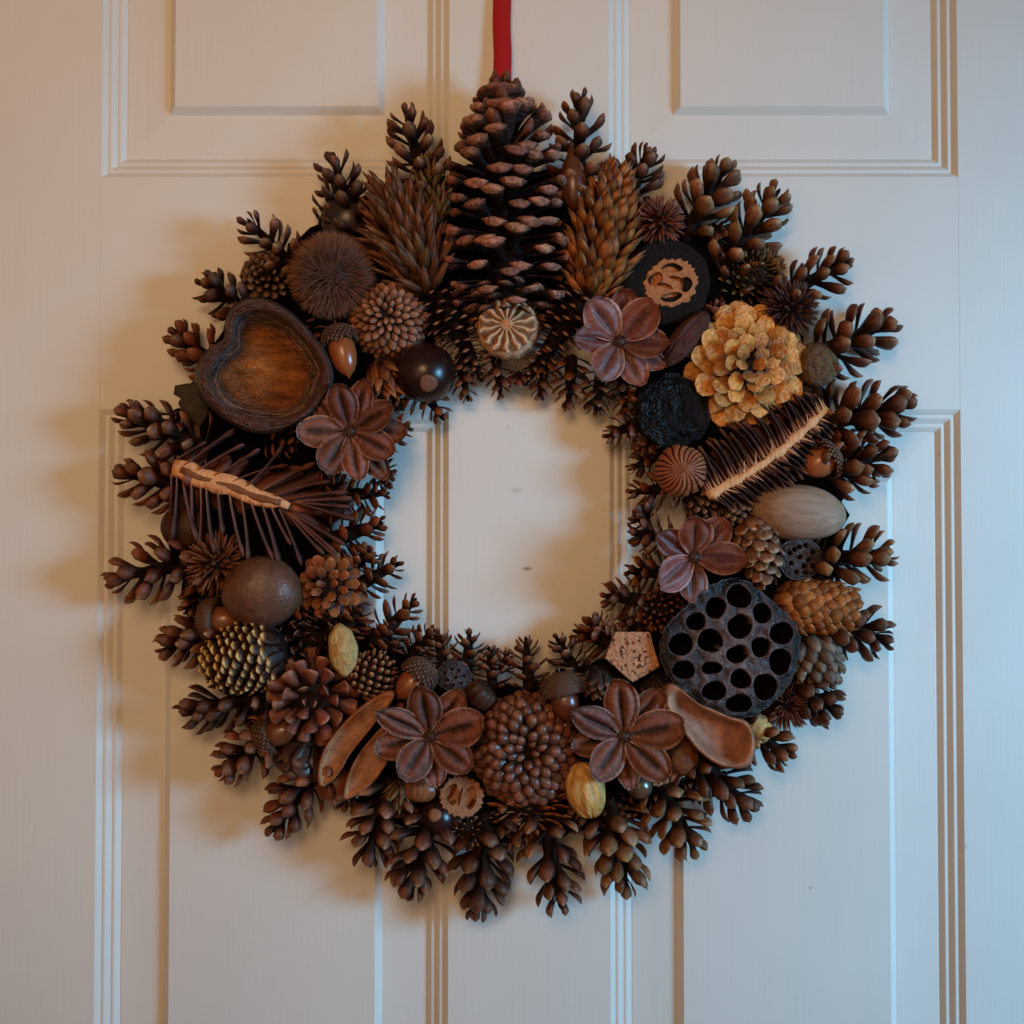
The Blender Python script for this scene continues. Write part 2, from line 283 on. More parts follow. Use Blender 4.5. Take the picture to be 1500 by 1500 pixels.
SHAPES = {
 'pine': [(0, .11, .05, 0), (.3, .15, .06, .03), (.52, .22, .08, .04), (.72, .275, .115, .03), (.86, .245, .105, .0), (.95, .15, .07, -.04), (1.0, .05, .04, -.08)],
 'hemlock': [(0, .12, .05, 0), (.3, .17, .07, .05), (.55, .26, .09, .07), (.76, .28, .09, .05), (.9, .17, .06, .02), (1, .04, .03, 0)],
 'big': [(0, .08, .04, 0), (.4, .13, .04, -.03), (.7, .22, .05, -.05), (.86, .28, .085, -.06), (.95, .285, .12, -.08), (1.0, .2, .09, -.1)],
 'dense': [(0, .1, .05, 0), (.5, .22, .06, 0), (.84, .3, .09, -.01), (.96, .24, .1, -.02), (1, .12, .06, -.02)],
 'knob': [(0, .25, .12, 0), (.25, .36, .24, .02), (.55, .4, .34, .04), (.8, .34, .3, .03), (.98, .16, .14, 0)],
 'pad': [(0, .2, .08, 0), (.25, .36, .2, .02), (.55, .44, .27, .03), (.8, .36, .26, .0), (.95, .2, .16, -.04), (1, .08, .06, -.06)],
 'petal_tile': [(0, .3, .03, 0), (.3, .44, .04, .02), (.55, .56, .05, .1), (.78, .5, .05, .07), (.92, .32, .05, -.06), (1, .1, .03, -.16)],
 'flake': [(0, .3, .03, 0), (.3, .44, .04, .03), (.58, .52, .045, .1), (.82, .44, .04, .17), (.95, .26, .035, .2), (1, .1, .02, .19)],
 'closed': [(0, .3, .05, 0), (.35, .42, .1, .04), (.65, .4, .13, .05), (.88, .26, .1, .03), (.99, .07, .04, .01)],
 'fir': [(0, .2, .05, 0), (.4, .34, .06, .04), (.7, .38, .08, .05), (.9, .26, .09, .04), (1, .08, .05, .03)],
 'bract': [(0, .16, .05, 0), (.3, .2, .08, .03), (.6, .17, .08, .05), (.85, .08, .05, .06), (1, .015, .02, .08)],
 'wide_bract': [(0, .2, .05, 0), (.35, .3, .08, .04), (.65, .26, .08, .04), (.88, .1, .05, .06), (1, .02, .02, .1)],
 'larch': [(0, .15, .03, 0), (.4, .35, .035, .06), (.75, .46, .035, .05), (.95, .32, .03, -.03), (1, .2, .02, -.06)],
 'ruffle': [(0, .2, .05, 0), (.3, .34, .1, .08), (.6, .48, .09, .1), (.82, .5, .1, .02), (.95, .34, .1, -.08), (1, .14, .05, -.12)],
 'rose': [(0, .12, .06, 0), (.35, .19, .08, .02), (.68, .27, .1, .04), (.88, .29, .12, .02), (.98, .18, .08, -.02)],
 'spike': [(0, .13, .12, 0), (.4, .09, .09, 0), (.8, .05, .05, 0), (1, .01, .01, 0)],
 'strap': [(0, .03, .03, 0), (.3, .06, .04, .0), (.6, .09, .05, .02), (.85, .12, .09, .03), (.97, .11, .11, .02), (1, .05, .05, .01)],
 'hook': [(0, .035, .04, 0), (.4, .03, .035, .03), (.8, .04, .04, .0), (1, .015, .02, -.05)],
}
PM = {}
def pieces(shape, m, n=6, name='scale', amount=.2):
    k = (shape, m, name)
    if k not in PM:
        PM[k] = [scale_mesh(vary(SHAPES[shape], 11 * i + 3, amount), m, name) for i in range(n)]
        if shape == 'flake':          # dry and crumpled: facets keep their edges
            for me in PM[k]:
                me.polygons.foreach_set('use_smooth', [False] * len(me.polygons))
                for v in me.vertices: v.co += Vector([random.uniform(-.035, .035) for _ in range(3)])
    return PM[k]

def place(parent, PMs, mats_, name='scale', joined=False, label=None):
    if not joined:
        for i, M in enumerate(mats_):
            o = bpy.data.objects.new(name, PMs[i % len(PMs)]); COL.objects.link(o); o.parent = parent; o.matrix_local = M
        return
    cache = []
    for me in PMs:
        v = np.empty(len(me.vertices) * 3, dtype=np.float32); me.vertices.foreach_get('co', v); v = v.reshape(-1, 3)
        f = [tuple(p.vertices) for p in me.polygons]
        li = np.empty(len(me.loops), dtype=np.int32); me.loops.foreach_get('vertex_index', li)
        u = np.empty(len(me.loops) * 2, dtype=np.float32); me.uv_layers[0].data.foreach_get('uv', u); u = u.reshape(-1, 2)
        uu = np.zeros((len(v), 2), dtype=np.float32); uu[li] = u
        cache.append((v, f, uu))
    V = []; F = []; U = []; Q = []; k = 0
    for i, M in enumerate(mats_):
        v, f, uu = cache[i % len(cache)]
        A = np.array(M.to_3x3(), dtype=np.float32); t = np.array(M.translation, dtype=np.float32)
        V.append(v @ A.T + t); U.append(uu); Q.append(np.full(len(v), random.random(), dtype=np.float32))
        F += [tuple(a + k for a in p) for p in f]; k += len(v)
    me = mesh(name, np.concatenate(V), F, np.concatenate(U), np.concatenate(Q)); me.materials.append(PMs[0].materials[0])
    return link(name, me, parent, None, label, 'stuff')

GA = pi * (3 - sqrt(5))
def phyllo(n, rad, zed, size, tilt, wide=1.0, jit=6, power=1.0, off=0.0, cullM=None, cull=.8, thick=1.0, twist=0, flip=False):
    out = []; ph = random.uniform(0, 6.28)
    for i in range(n):
        t = ((i + .5) / n) ** power; a = i * GA + ph
        rd = Vector((cos(a), sin(a), 0))
        if cullM is not None:
            q = cullM.to_3x3() @ rd
            if q.y > cull: continue
        f = R(tilt(t) + random.uniform(-jit, jit)); Zx = Vector((0, 0, 1))
        d = Zx * cos(f) + rd * sin(f); nr = rd * cos(f) - Zx * sin(f)
        if flip: nr = -nr
        x = d.cross(nr)
        s = size(t) * random.uniform(.9, 1.1)
        M = basis(x, d, nr, rd * rad(t) + Zx * zed(t)) @ Matrix.Rotation(R(random.uniform(-jit, jit) + twist), 4, 'Y') @ Matrix.Rotation(R(random.uniform(-jit, jit)), 4, 'Z')
        out.append(M @ Matrix.Diagonal((s * wide, s, s * thick, 1)))
    return out
def lerp(a, b, t): return a + (b - a) * t
def curve(*pts):
    def f(t):
        for (t0, v0), (t1, v1) in zip(pts, pts[1:]):
            if t <= t1: return v0 + (v1 - v0) * (t - t0) / max(t1 - t0, 1e-6)
        return pts[-1][1]
    return f
def resample(P, n, start=0, smooth=2):
    P = np.array([tuple(p) for p in P], float)
    for _ in range(smooth):
        Q = np.roll(P, -1, 0); P = np.stack([.75 * P + .25 * Q, .25 * P + .75 * Q], 1).reshape(-1, 2)
    C = np.vstack([P, P[:1]]); s = np.r_[0, np.cumsum(np.linalg.norm(np.diff(C, axis=0), axis=1))]
    q = np.linspace(0, s[-1], n, endpoint=False)
    return np.stack([np.interp(q, s, C[:, 0]), np.interp(q, s, C[:, 1])], 1)

# ------------------------------------------------------------------ the door
def gx(px, py=750): return W(px, py).x
def gz(py, px=750): return W(px, py).z
wall = link('wall', mesh('wall', [(-2.2, .04, -1.6), (2.2, .04, -1.6), (2.2, .04, 1.4), (-2.2, .04, 1.4), (-2.2, .14, -1.6), (2.2, .14, -1.6), (2.2, .14, 1.4), (-2.2, .14, 1.4)],
    [(0, 1, 2, 3), (7, 6, 5, 4), (0, 4, 5, 1), (3, 2, 6, 7), (0, 3, 7, 4), (1, 5, 6, 2)], np.zeros((8, 2)), m=None, smooth=False))
wall.data.materials.append(MATS['paint_upright']); wall['kind'] = 'structure'
door = bpy.data.objects.new('panel_door', None); COL.objects.link(door); door.location = (gx(776), 0, gz(2500))
door['kind'] = 'thing'; door['label'] = 'cream painted door with raised panels and stepped mouldings behind the wreath'; door['category'] = 'door'
def dl(o): o.parent = door; o.matrix_parent_inverse = Matrix.Translation(-Vector(door.location))
def board(name, x0, x1, z0, z1, m, y=0.0):
    e = .00008; g = .00003; x0 += g; x1 -= g; z0 += g; z1 -= g
    V = [(x0, e + y, z0), (x1, e + y, z0), (x1, e + y, z1), (x0, e + y, z1), (x0 + e, y, z0 + e), (x1 - e, y, z0 + e), (x1 - e, y, z1 - e), (x0 + e, y, z1 - e),
         (x0, 0.038, z0), (x1, 0.038, z0), (x1, 0.038, z1), (x0, 0.038, z1)]
    F = [(4, 5, 6, 7), (0, 1, 5, 4), (1, 2, 6, 5), (2, 3, 7, 6), (3, 0, 4, 7), (0, 8, 9, 1), (1, 9, 10, 2), (2, 10, 11, 3), (3, 11, 8, 0), (8, 11, 10, 9)]
    me = mesh(name, V, F, np.zeros((12, 2)), smooth=False); me.materials.append(MATS[m]); o = link(name, me); dl(o); return o
XL0, XL1, XR0, XR1 = gx(144), gx(657), gx(893), gx(1408)
ZT, ZB = gz(259), gz(600)
EL, ER = XL0 - 245 * S, XR1 + 245 * S
TT, BB = gz(-420), gz(2050)
board('stile', EL, XL0, BB - 420 * S, TT + 240 * S, 'paint_upright'); board('stile', XR1, ER, BB - 420 * S, TT + 240 * S, 'paint_upright')
board('rail', XL0, XR1, ZB, ZT, 'paint_level', .00005); board('rail', XL0, XR1, TT, TT + 240 * S, 'paint_level', .00005); board('rail', XL0, XR1, BB - 420 * S, BB, 'paint_level', .00005)
board('centre_stile', XL1, XR0, ZT, TT, 'paint_upright', .0001); board('centre_stile', XL1, XR0, BB, ZB, 'paint_marked', .0001)
def smoothstep(t): t = max(0, min(1, t)); return t * t * (3 - 2 * t)
def panel_profile():
    P = []                       # (distance in from the edge, depth) in photo pixels
    def stepf(x): # three rounded steps down
        z = 0
        for k in range(3):
            t = max(0, min(1, (x - k * 12.2) / 7.2)); z += 5.8 * (.75 * t + .25 * smoothstep(t)) + .8 * math.exp(-((x - k * 12.2 - 7.6) / 1.3) ** 2)
        return z
    x = 0
    while x <= 34.4: P.append((x, stepf(x))); x += .6
    P += [(37, 17.4), (60, 16.6), (94, 14.6), (95.5, 14.8)]
    for k in range(9): P.append((96.5 + k * 1.3, 14.8 - 11 * (.75 * k / 8 + .25 * smoothstep(k / 8))))
    P.append((110, 3.8)); return P
PP = panel_profile()
def panel(x0, x1, z0, z1):
    V = []; F = []
    for (i, d) in PP:
        i *= S; d = d * S + .0002
        V += [(x0 + i, d, z0 + i), (x1 - i, d, z0 + i), (x1 - i, d, z1 - i), (x0 + i, d, z1 - i)]
    n = len(PP)
    for k in range(n - 1):
        for j in range(4): a = k * 4 + j; b = k * 4 + (j + 1) % 4; F.append((a, b, b + 4, a + 4))
    F.append(tuple((n - 1) * 4 + j for j in range(4)))
    me = mesh('panel', V, F, np.zeros((len(V), 2))); me.materials.append(MATS['paint_upright'])
    me.polygons.foreach_set('use_smooth', [False] * len(me.polygons))
    o = link('panel', me); dl(o)
for x0, x1 in ((XL0, XL1), (XR0, XR1)):
    panel(x0, x1, ZT, TT); panel(x0, x1, BB, ZB)

# ------------------------------------------------------------------ the ribbon
def ribbon():
    P = [(735, -900, 4), (735, -300, 6), (735, 0, 9), (735.5, 60, 12), (736, 110, 15), (738, 150, 20), (744, 230, 30), (745, 330, 34)]
    V = []; F = []; U = []
    pts = []
    for (a, b) in zip(P, P[1:]):
        for k in range(6): t = k / 6; pts.append([lerp(a[i], b[i], t) for i in range(3)])
    pts.append(P[-1]); hw = 13.2
    for k, (x, y, h) in enumerate(pts):
        for (dx, dh) in ((-hw, 0), (-hw * .92, .9), (0, 1.1), (hw * .92, .9), (hw, 0), (0, -.4)):
            wv = W(x + dx + .5 * sin(k * .7), y, h + dh + dx * .08); V.append(tuple(wv)); U.append((.5, .5))
    for k in range(len(pts) - 1):
        for j in range(6): a = k * 6 + j; b = k * 6 + (j + 1) % 6; F.append((a, b, b + 6, a + 6))
    o = link('ribbon', mesh('ribbon', V, F, U, None, 'ribbon_red'))
    o['label'] = 'narrow flat red ribbon hanging down the door behind the tallest pine cone'; o['category'] = 'ribbon'
ribbon()

# ------------------------------------------------------------------ the wreath
wreath = bpy.data.objects.new('wreath', None); COL.objects.link(wreath); wreath.location = ROOT; wreath.scale = (S, S, S)
wreath['label'] = 'round brown wreath of pine cones, acorns, nuts and seed pods on a cream door'; wreath['category'] = 'wreath'

def base_ring():
    V = []; F = []; U = []; n, m_ = 160, 20
    for i in range(n):
        a = 2 * pi * i / n
        for j in range(m_):
            b = 2 * pi * j / m_; k = 1 + random.uniform(-.1, .1)
            r = 372 + 112 * k * cos(b); h = 30 + 25 * k * sin(b)
            V.append((r * cos(a), -h, r * sin(a) + 4)); U.append((0, .5))
    for i in range(n):
        for j in range(m_):
            F.append((i * m_ + j, i * m_ + (j + 1) % m_, ((i + 1) % n) * m_ + (j + 1) % m_, ((i + 1) % n) * m_ + j))
    link('backing_ring', mesh('backing_ring', V, F, U, None, 'wreath_moss'), wreath, None, 'dark rough ring that everything is fixed to')
base_ring()

def core(name, M, prof, label=None, m='black_core', seg=12, **k):
    V, F, U = lathe(prof, seg, **k)
    return link(name, mesh(name, V, F, U, None, m), wreath, M, label)

def side_cone(base, tip, width, h=(45, 40), n=32, shape='pine', m='pine_scale', label=None, name='pine_cone', tilt=((0, 70), (.5, 58), (.85, 42), (1, 16)), fat=((0, .85), (.25, 1), (.65, .92), (.85, .68), (1, .42)), corek=.1, joined=False, wide=1.0, cull=.72, jit=8, fill=1.06, thick=1.0, lenk=.77):
    p0 = L(*base, h[0]); p1 = L(*tip, h[1]); M = axis_frame(p0, p1); Ln = (p1 - p0).length
    w2 = width / 2; cr = width * corek
    tl = curve(*tilt); ft = curve(*fat)
    sz = lambda t: max(4, (w2 * ft(t) - cr) / lenk)
    s1 = sz(.9)
    zmax = Ln * fill - s1 * cos(R(tl(.97))) * .9
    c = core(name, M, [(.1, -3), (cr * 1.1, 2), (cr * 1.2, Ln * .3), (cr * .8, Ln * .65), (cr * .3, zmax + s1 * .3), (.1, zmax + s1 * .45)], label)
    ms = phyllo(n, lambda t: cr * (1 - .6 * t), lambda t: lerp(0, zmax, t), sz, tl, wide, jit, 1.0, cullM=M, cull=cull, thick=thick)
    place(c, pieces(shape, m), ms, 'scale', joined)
    return c

# outer cones, tips pointing away from the middle
OUTER = [((628, 300), (592, 155), 92), ((528, 345), (484, 226), 90), ((440, 405), (358, 316), 84), ((375, 462), (290, 408), 76), ((330, 545), (250, 482), 84),
 ((300, 655), (172, 604), 96), ((300, 720), (171, 692), 96), ((312, 818), (154, 850), 98), ((330, 928), (228, 946), 88), ((395, 1012), (260, 1050), 92),
 ((405, 1068), (316, 1136), 88), ((480, 1108), (396, 1224), 92), ((572, 1140), (535, 1268), 100), ((634, 1180), (600, 1316), 104), ((712, 1190), (700, 1346), 104),
 ((796, 1185), (823, 1338), 100), ((890, 1170), (920, 1312), 106), ((962, 1135), (1022, 1254), 96), ((1010, 1100), (1104, 1190), 100), ((1080, 1065), (1164, 1108), 84),
 ((1150, 1000), (1232, 1046), 90), ((1190, 905), (1306, 938), 94), ((1180, 825), (1312, 806), 104), ((1190, 695), (1308, 664), 104), ((1200, 622), (1338, 588), 104),
 ((1185, 525), (1312, 468), 104), ((1130, 445), (1244, 378), 90), ((1055, 400), (1146, 272), 96), ((1000, 352), (1068, 236), 98), ((915, 310), (952, 212), 84), ((850, 300), (846, 136), 92)]
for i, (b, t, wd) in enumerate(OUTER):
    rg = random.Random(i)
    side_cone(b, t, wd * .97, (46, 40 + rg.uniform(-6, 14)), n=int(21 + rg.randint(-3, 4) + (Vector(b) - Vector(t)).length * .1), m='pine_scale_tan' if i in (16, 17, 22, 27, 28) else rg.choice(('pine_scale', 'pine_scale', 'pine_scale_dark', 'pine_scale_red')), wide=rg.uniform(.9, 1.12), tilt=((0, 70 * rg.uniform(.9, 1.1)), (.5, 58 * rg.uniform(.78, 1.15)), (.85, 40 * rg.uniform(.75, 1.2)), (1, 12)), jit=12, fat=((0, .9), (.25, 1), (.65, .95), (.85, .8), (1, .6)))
# second row tucked between the outer ones
for b, t, wd in [((1040, 330), (1085, 365), 60), ((470, 330), (500, 260), 50), ((262, 600), (245, 655), 60), ((1215, 640), (1290, 700), 70), ((990, 1130), (940, 1180), 60), ((740, 1160), (760, 1245), 70), ((660, 1150), (655, 1215), 60),
 ((1060, 440), (1105, 350), 70), ((1180, 960), (1215, 1020), 60), ((520, 1120), (500, 1190), 56), ((850, 1140), (862, 1225), 70), ((380, 600), (300, 570), 60), ((300, 870), (270, 900), 50)]:
    side_cone(b, t, wd, (35, 30), n=22, m='pine_scale')
for b, t, wd in [((505, 930), (530, 885), 62), ((470, 720), (512, 705), 54), ((440, 470), (470, 520), 50), ((1050, 470), (1040, 440), 44), ((585, 600), (560, 575), 44), ((1140, 790), (1090, 790), 50), ((565, 1010), (600, 1050), 44),
                 ((845, 1110), (860, 1080), 50), ((1120, 690), (1150, 660), 60), ((395, 640), (440, 655), 56), ((1030, 1000), (985, 1010), 44), ((425, 905), (455, 890), 50), ((940, 600), (925, 560), 46)]:
    side_cone(b, t, wd, (50, 56), n=22, shape='hemlock', m='hemlock_scale', wide=1.15)
# inner cones, tips pointing to the middle
INNER = [((600, 545), (652, 618), 66), ((672, 520), (686, 590), 52), ((724, 505), (734, 586), 54), ((806, 505), (788, 586), 60), ((838, 520), (832, 602), 62), ((880, 545), (872, 610), 62), ((912, 540), (916, 610), 58),
 ((950, 612), (884, 642), 62), ((988, 655), (918, 690), 62), ((1000, 712), (918, 722), 66), ((990, 790), (916, 778), 66), ((978, 838), (914, 838), 66), ((948, 880), (876, 872), 70), ((912, 950), (836, 922), 66),
 ((846, 990), (812, 928), 62), ((775, 1010), (770, 930), 62), ((722, 1010), (716, 944), 54), ((684, 985), (688, 920), 60), ((650, 985), (640, 918), 56), ((548, 945), (612, 874), 74), ((515, 862), (590, 822), 72), ((482, 792), (566, 764), 84),
 ((500, 725), (574, 722), 66), ((545, 690), (580, 702), 56), ((548, 640), (604, 622), 60), ((535, 590), (600, 590), 50), ((600, 960), (640, 920), 60), ((880, 935), (860, 900), 56), ((560, 960), (575, 905), 50), ((950, 760), (935, 745), 50),
 ((960, 930), (905, 905), 60), ((760, 545), (762, 560), 40), ((520, 830), (545, 800), 56), ((960, 640), (930, 665), 44), ((735, 985), (745, 950), 40)]
for i, (b, t, wd) in enumerate(INNER):
    side_cone(b, t, wd, (44, 36), n=24, shape='hemlock', m=('hemlock_scale', 'pine_scale_red', 'pine_scale')[i % 3], tilt=((0, 70), (.5, 56), (.85, 38), (1, 14)), fat=((0, .85), (.4, 1), (.8, .75), (1, .5)), wide=1.2, corek=.12)

# the big cone at the top and the two under it
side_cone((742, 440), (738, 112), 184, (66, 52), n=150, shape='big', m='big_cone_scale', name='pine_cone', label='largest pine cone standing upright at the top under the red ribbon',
          tilt=((0, 108), (.12, 97), (.5, 80), (.72, 62), (.86, 40), (1, 2)), fat=((0, .85), (.2, 1), (.55, 1), (.75, .97), (.9, .78), (1, .52)), corek=.12, cull=.6, jit=9, fill=1.02, wide=1.0, lenk=1.0)
side_cone((741, 230), (735, 106), 96, (78, 58), n=24, shape='pine', m='pine_scale_red', tilt=((0, 52), (.6, 34), (1, 8)), fat=((0, 1), (.6, .9), (1, .6)), wide=.95)
side_cone((640, 428), (706, 556), 84, (58, 50), n=110, shape='dense', m='dense_scale', label='dark cone of fine scales left of the pale star shaped pod', tilt=((0, 88), (.6, 72), (1, 20)), cull=.5, corek=.16, wide=.9, lenk=1.0)
side_cone((868, 418), (770, 560), 86, (58, 50), n=120, shape='dense', m='dense_scale', label='dark cone of fine scales right of the pale star shaped pod', tilt=((0, 88), (.6, 72), (1, 20)), cull=.5, corek=.16, wide=.9, lenk=1.0)
side_cone((742, 440), (742, 478), 110, (46, 70), n=40, shape='dense', m='big_cone_scale', tilt=((0, 90), (1, 60)), cull=2, corek=.16)

# long upright seed heads beside it
def seed_head(base, tip, width, h, n, m, shape, label, tilt=((0, 34), (.7, 22), (1, 6)), ln=34, wide=1.0, name='seed_head', fat=((0, .62), (.25, 1), (.65, .92), (1, .25)), jit=6, power=1.0, joined=False, grow=((0, 1), (1, .8)), thick=1.0):
    p0 = L(*base, h[0]); p1 = L(*tip, h[1]); M = axis_frame(p0, p1); Ln = (p1 - p0).length; ft = curve(*fat); g = curve(*grow); tl = curve(*tilt)
    ir = lambda t: max(.5, width / 2 * ft(t) - ln * g(t) * sin(R(tl(t))) * .8)
    zt = Ln - ln * g(1) * .95
    c = core(name, M, [(.1, -2)] + [(ir(k / 10) * .94 + .2, zt * k / 10) for k in range(11)] + [(.1, zt + 2)], label, seg=16)
    ms = phyllo(n, ir, lambda t: zt * t, lambda t: ln * g(t), tl, wide, jit, power, cullM=M, cull=.35, thick=thick)
    place(c, pieces(shape, m), ms, 'bract' if 'bract' in m else 'scale', joined)
    return c
seed_head((866, 440), (908, 232), 108, (70, 62), 190, 'gold_bract', 'wide_bract', 'golden brown seed head of pointed bracts right of the largest pine cone', ln=38, wide=.85, jit=13, tilt=((0, 38), (.7, 28), (1, 6)))
seed_head((628, 432), (556, 246), 112, (66, 56), 250, 'brown_bract', 'bract', 'shaggy brown seed head of narrow bracts left of the largest pine cone', ln=50, wide=.8, jit=17, tilt=((0, 40), (.7, 30), (1, 8)))
seed_head((642, 330), (622, 222), 54, (62, 54), 90, 'olive_bract', 'bract', 'small olive brown seed head tucked above the shaggy brown one', ln=26, wide=1.1)

def drop_pod():
    M = axis_frame(L(842, 308, 74), L(836, 205, 70))
    core('seed_pod', M, [(.1, -1), (8, 2), (15, 14), (19, 32), (19, 48), (14, 66), (7, 80), (3, 92), (1.6, 104), (.1, 108)], 'smooth reddish brown drop shaped pod with a pointed neck', 'drop_pod', 28)
drop_pod()

# nuts, acorns, buckeyes
def nut(c, rx, ry, rz, h, m, label, rot=0, name='nut', bumpy=.02, freq=2.2, ridge=None, tx=0, seg=48):
    M = face_frame(L(*c, h), tx, 0, rot)
    ph = [random.uniform(0, 6) for _ in range(6)]
    V = []; F = []; U = []; n = 28
    for i in range(n + 1):
        b = pi * i / n
        for j in range(seg):
            a = 2 * pi * j / seg; x, y, z = sin(b) * cos(a), cos(b), sin(b) * sin(a)
            k = 1 + bumpy * (sin(freq * 1.3 * x + ph[0]) * sin(freq * y * 1.7 + ph[1]) + .6 * sin(freq * 2.7 * z + ph[2] + 2 * x))
            if ridge: k += ridge(a, y)
            V.append((x * rx * k, y * ry * k, z * rz * k)); U.append((j / seg, i / n))
    for i in range(n):
        for j in range(seg): a = i * seg + j; b2 = i * seg + (j + 1) % seg; F.append((a, a + seg, b2 + seg, b2))
    return link(name, mesh(name, V, F, U, None, m), wreath, M, label)
nut((384, 867), 56, 50, 44, 74, 'nut_brown', 'large smooth brown nut at the left edge, above the pale tipped cone')
nut((275, 772), 38, 34, 26, 38, 'nut_dark', 'dark round nut half hidden under the split cone on the left')
nut((1170, 751), 66, 40, 36, 66, 'grey_nut', 'large grey tan almond shaped nut on the right edge', rot=-4, bumpy=.035, ridge=lambda a, y: 0)
nut((503, 953), 20, 36, 18, 84, 'yellow_pod', 'small fuzzy yellow oval pod on the lower left', rot=8, bumpy=.05, freq=4)
nut((858, 1158), 27, 38, 24, 84, 'peach_stone', 'wrinkled golden seed pod at the bottom', rot=14, bumpy=.02, ridge=lambda a, y: .035 * sin(9 * a + 3 * y) + .02 * sin(17 * a - 5 * y))
nut((1112, 1066), 17, 20, 14, 60, 'yellow_pod', 'tiny yellow bud at the end of the hollow husk', rot=20, bumpy=.07, freq=4, ridge=lambda a, y: .06 * sin(5 * a))
nut((984, 602), 54, 54, 30, 62, 'black_pod', 'black shrivelled pod left of the golden dried flower', bumpy=.09, freq=3.4, rot=-30)
nut((1196, 534), 32, 29, 26, 58, 'olive_bud', 'olive brown dried bud right of the golden dried flower', rot=-60, bumpy=.03, ridge=lambda a, y: .06 * abs(sin(2.5 * a)))
nut((1004, 496), 18, 46, 17, 80, 'ribbed_pod', 'dark red ribbed pod behind the rosy flower shaped pod', rot=-40, bumpy=.015, ridge=lambda a, y: .05 * sin(12 * a))
nut((998, 1106), 24, 30, 22, 66, 'hazel', 'streaked hazelnut beside the hollow husk', rot=12, bumpy=.02)
nut((937, 1152), 18, 18, 16, 66, 'olive_nut', 'small shiny olive nut under the lower right flower shaped pod')
nut((490, 1148), 26, 30, 20, 44, 'acorn_nut_red', 'dark red nut peeping out between the two open husk halves')
nut((616, 1156), 26, 19, 18, 56, 'hazel', 'smooth tan nut behind the lower left flower shaped pod', rot=-6)
nut((505, 322), 34, 36, 20, 44, 'dark_husk', 'dark purple husk behind the shaggy brown seed head', bumpy=.06)
nut((286, 700), 30, 20, 20, 34, 'nut_dark', None, name='nut')

def buckeye(c, r, h, eye, er, label):
    o = nut(c, r, r * .97, r * .9, h, 'buckeye', label, name='buckeye')
    FM = face_frame(L(*c, h)); d = (L(*eye, h + r * .82) - L(*c, h)).normalized()
    p = d * r * .905; M0 = FM.to_3x3(); loc = M0.transposed() @ p; z = loc.normalized(); x = Vector((0, 1, 0)).cross(z).normalized()
    V, F, U = lathe([(er, -2), (er * 1.02, .4), (er * .9, 1.9), (er * .55, 2.7), (.1, 3)], 24, lambda a, s, r_, z_: 1 + .05 * sin(3 * a + 1))
    e = link('pale_spot', mesh('pale_spot', V, F, U, None, 'buckeye_eye'), o, basis(x, z.cross(x), z, loc))
buckeye((622, 547), 44, 66, (628, 562), 12.5, 'larger glossy dark buckeye with a round tan spot under the flat ended cone')
buckeye((641, 1198), 25, 58, (637, 1194), 9, 'smaller glossy dark buckeye with a tan spot near the bottom')

def acorn(cap_c, nut_end, r, h, label, nm='acorn_nut', cm='cap_scale', capk=1.18, caplen=.75, fringe=False, stem=True, dh=6, nk=1.0):
    p0 = L(*cap_c, h); p1 = L(*nut_end, h + dh); M = axis_frame(p0, p1); Ln = (p1 - p0).length
    a = bpy.data.objects.new('acorn', None); COL.objects.link(a); a.parent = wreath; a.matrix_local = M; a['label'] = label
    V, F, U = lathe([(.1, 0), (r * .6, .5), (r * .93, Ln * .18), (r, Ln * .38), (r * .96, Ln * .55), (r * .8, Ln * .75), (r * .52, Ln * .9), (r * .2, Ln * .985), (r * .1, Ln * 1.0), (1, Ln * 1.05), (.1, Ln * 1.06)], 32)
    link('nut', mesh('nut', V, F, U, None, nm), a)
    cr = r * capk; cl = r * caplen
    cprof = [(.1, -cl), (cr * .3, -cl * .98), (cr * .68, -cl * .78), (cr * .92, -cl * .35), (cr, cl * .1), (cr * .99, cl * .4), (cr * .9, cl * .5), (r * .9, cl * .42), (.2, cl * .2)]
    V, F, U = lathe(cprof, 32); c = link('cap', mesh('cap', V, F, U, None, 'acorn_cap'), a)
    # overlapping cap scales
    n = 150 if not fringe else 190; ms = []
    for i in range(n):
        t = (i + .5) / n; an = i * GA; rr = cr * sin(min(1.0, .12 + t) * pi / 2) ** .8; zz = lerp(-cl * .96, cl * .38, t ** 1.35)
        rd = Vector((cos(an), sin(an), 0)); f = R((14 + 60 * (1 - t)) if not fringe else lerp(80, 50, t) + random.uniform(-25, 25)); d = Vector((0, 0, 1)) * cos(f) + rd * sin(f); nr = rd * cos(f) - Vector((0, 0, 1)) * sin(f)
        s = r * (.42 if not fringe else random.uniform(.35, .6))
        ms.append(basis(d.cross(nr), d, nr, rd * rr * .97 + Vector((0, 0, zz))) @ Matrix.Diagonal((s * (.9 if not fringe else .3), s, s * (.8 if not fringe else .5), 1)))
    place(c, pieces('closed' if not fringe else 'bract', cm if not fringe else 'fringe', 3), ms, 'cap_scales', True)
    if stem:
        V, F, U = lathe([(.1, -cl - 7), (1.8, -cl - 6.5), (1.5, -cl - 2), (2.4, -cl + 2)], 8); link('stem', mesh('stem', V, F, U, None, 'acorn_cap'), a)
acorn((496, 492), (511, 551), 19, 88, 'shiny tan acorn hanging between the heart shaped pod and the flat ended cone', capk=1.22, caplen=.85, nk=1)
acorn((308, 906), (352, 911), 19, 56, 'acorn with a rough grey cap under the large smooth brown nut', 'acorn_nut_red', capk=1.6, caplen=1.0, fringe=True)
acorn((389, 1080), (436, 1064), 19, 60, 'acorn lying behind the open rosette cone, cap to the lower left', 'acorn_nut_red', capk=1.35, caplen=1.0)
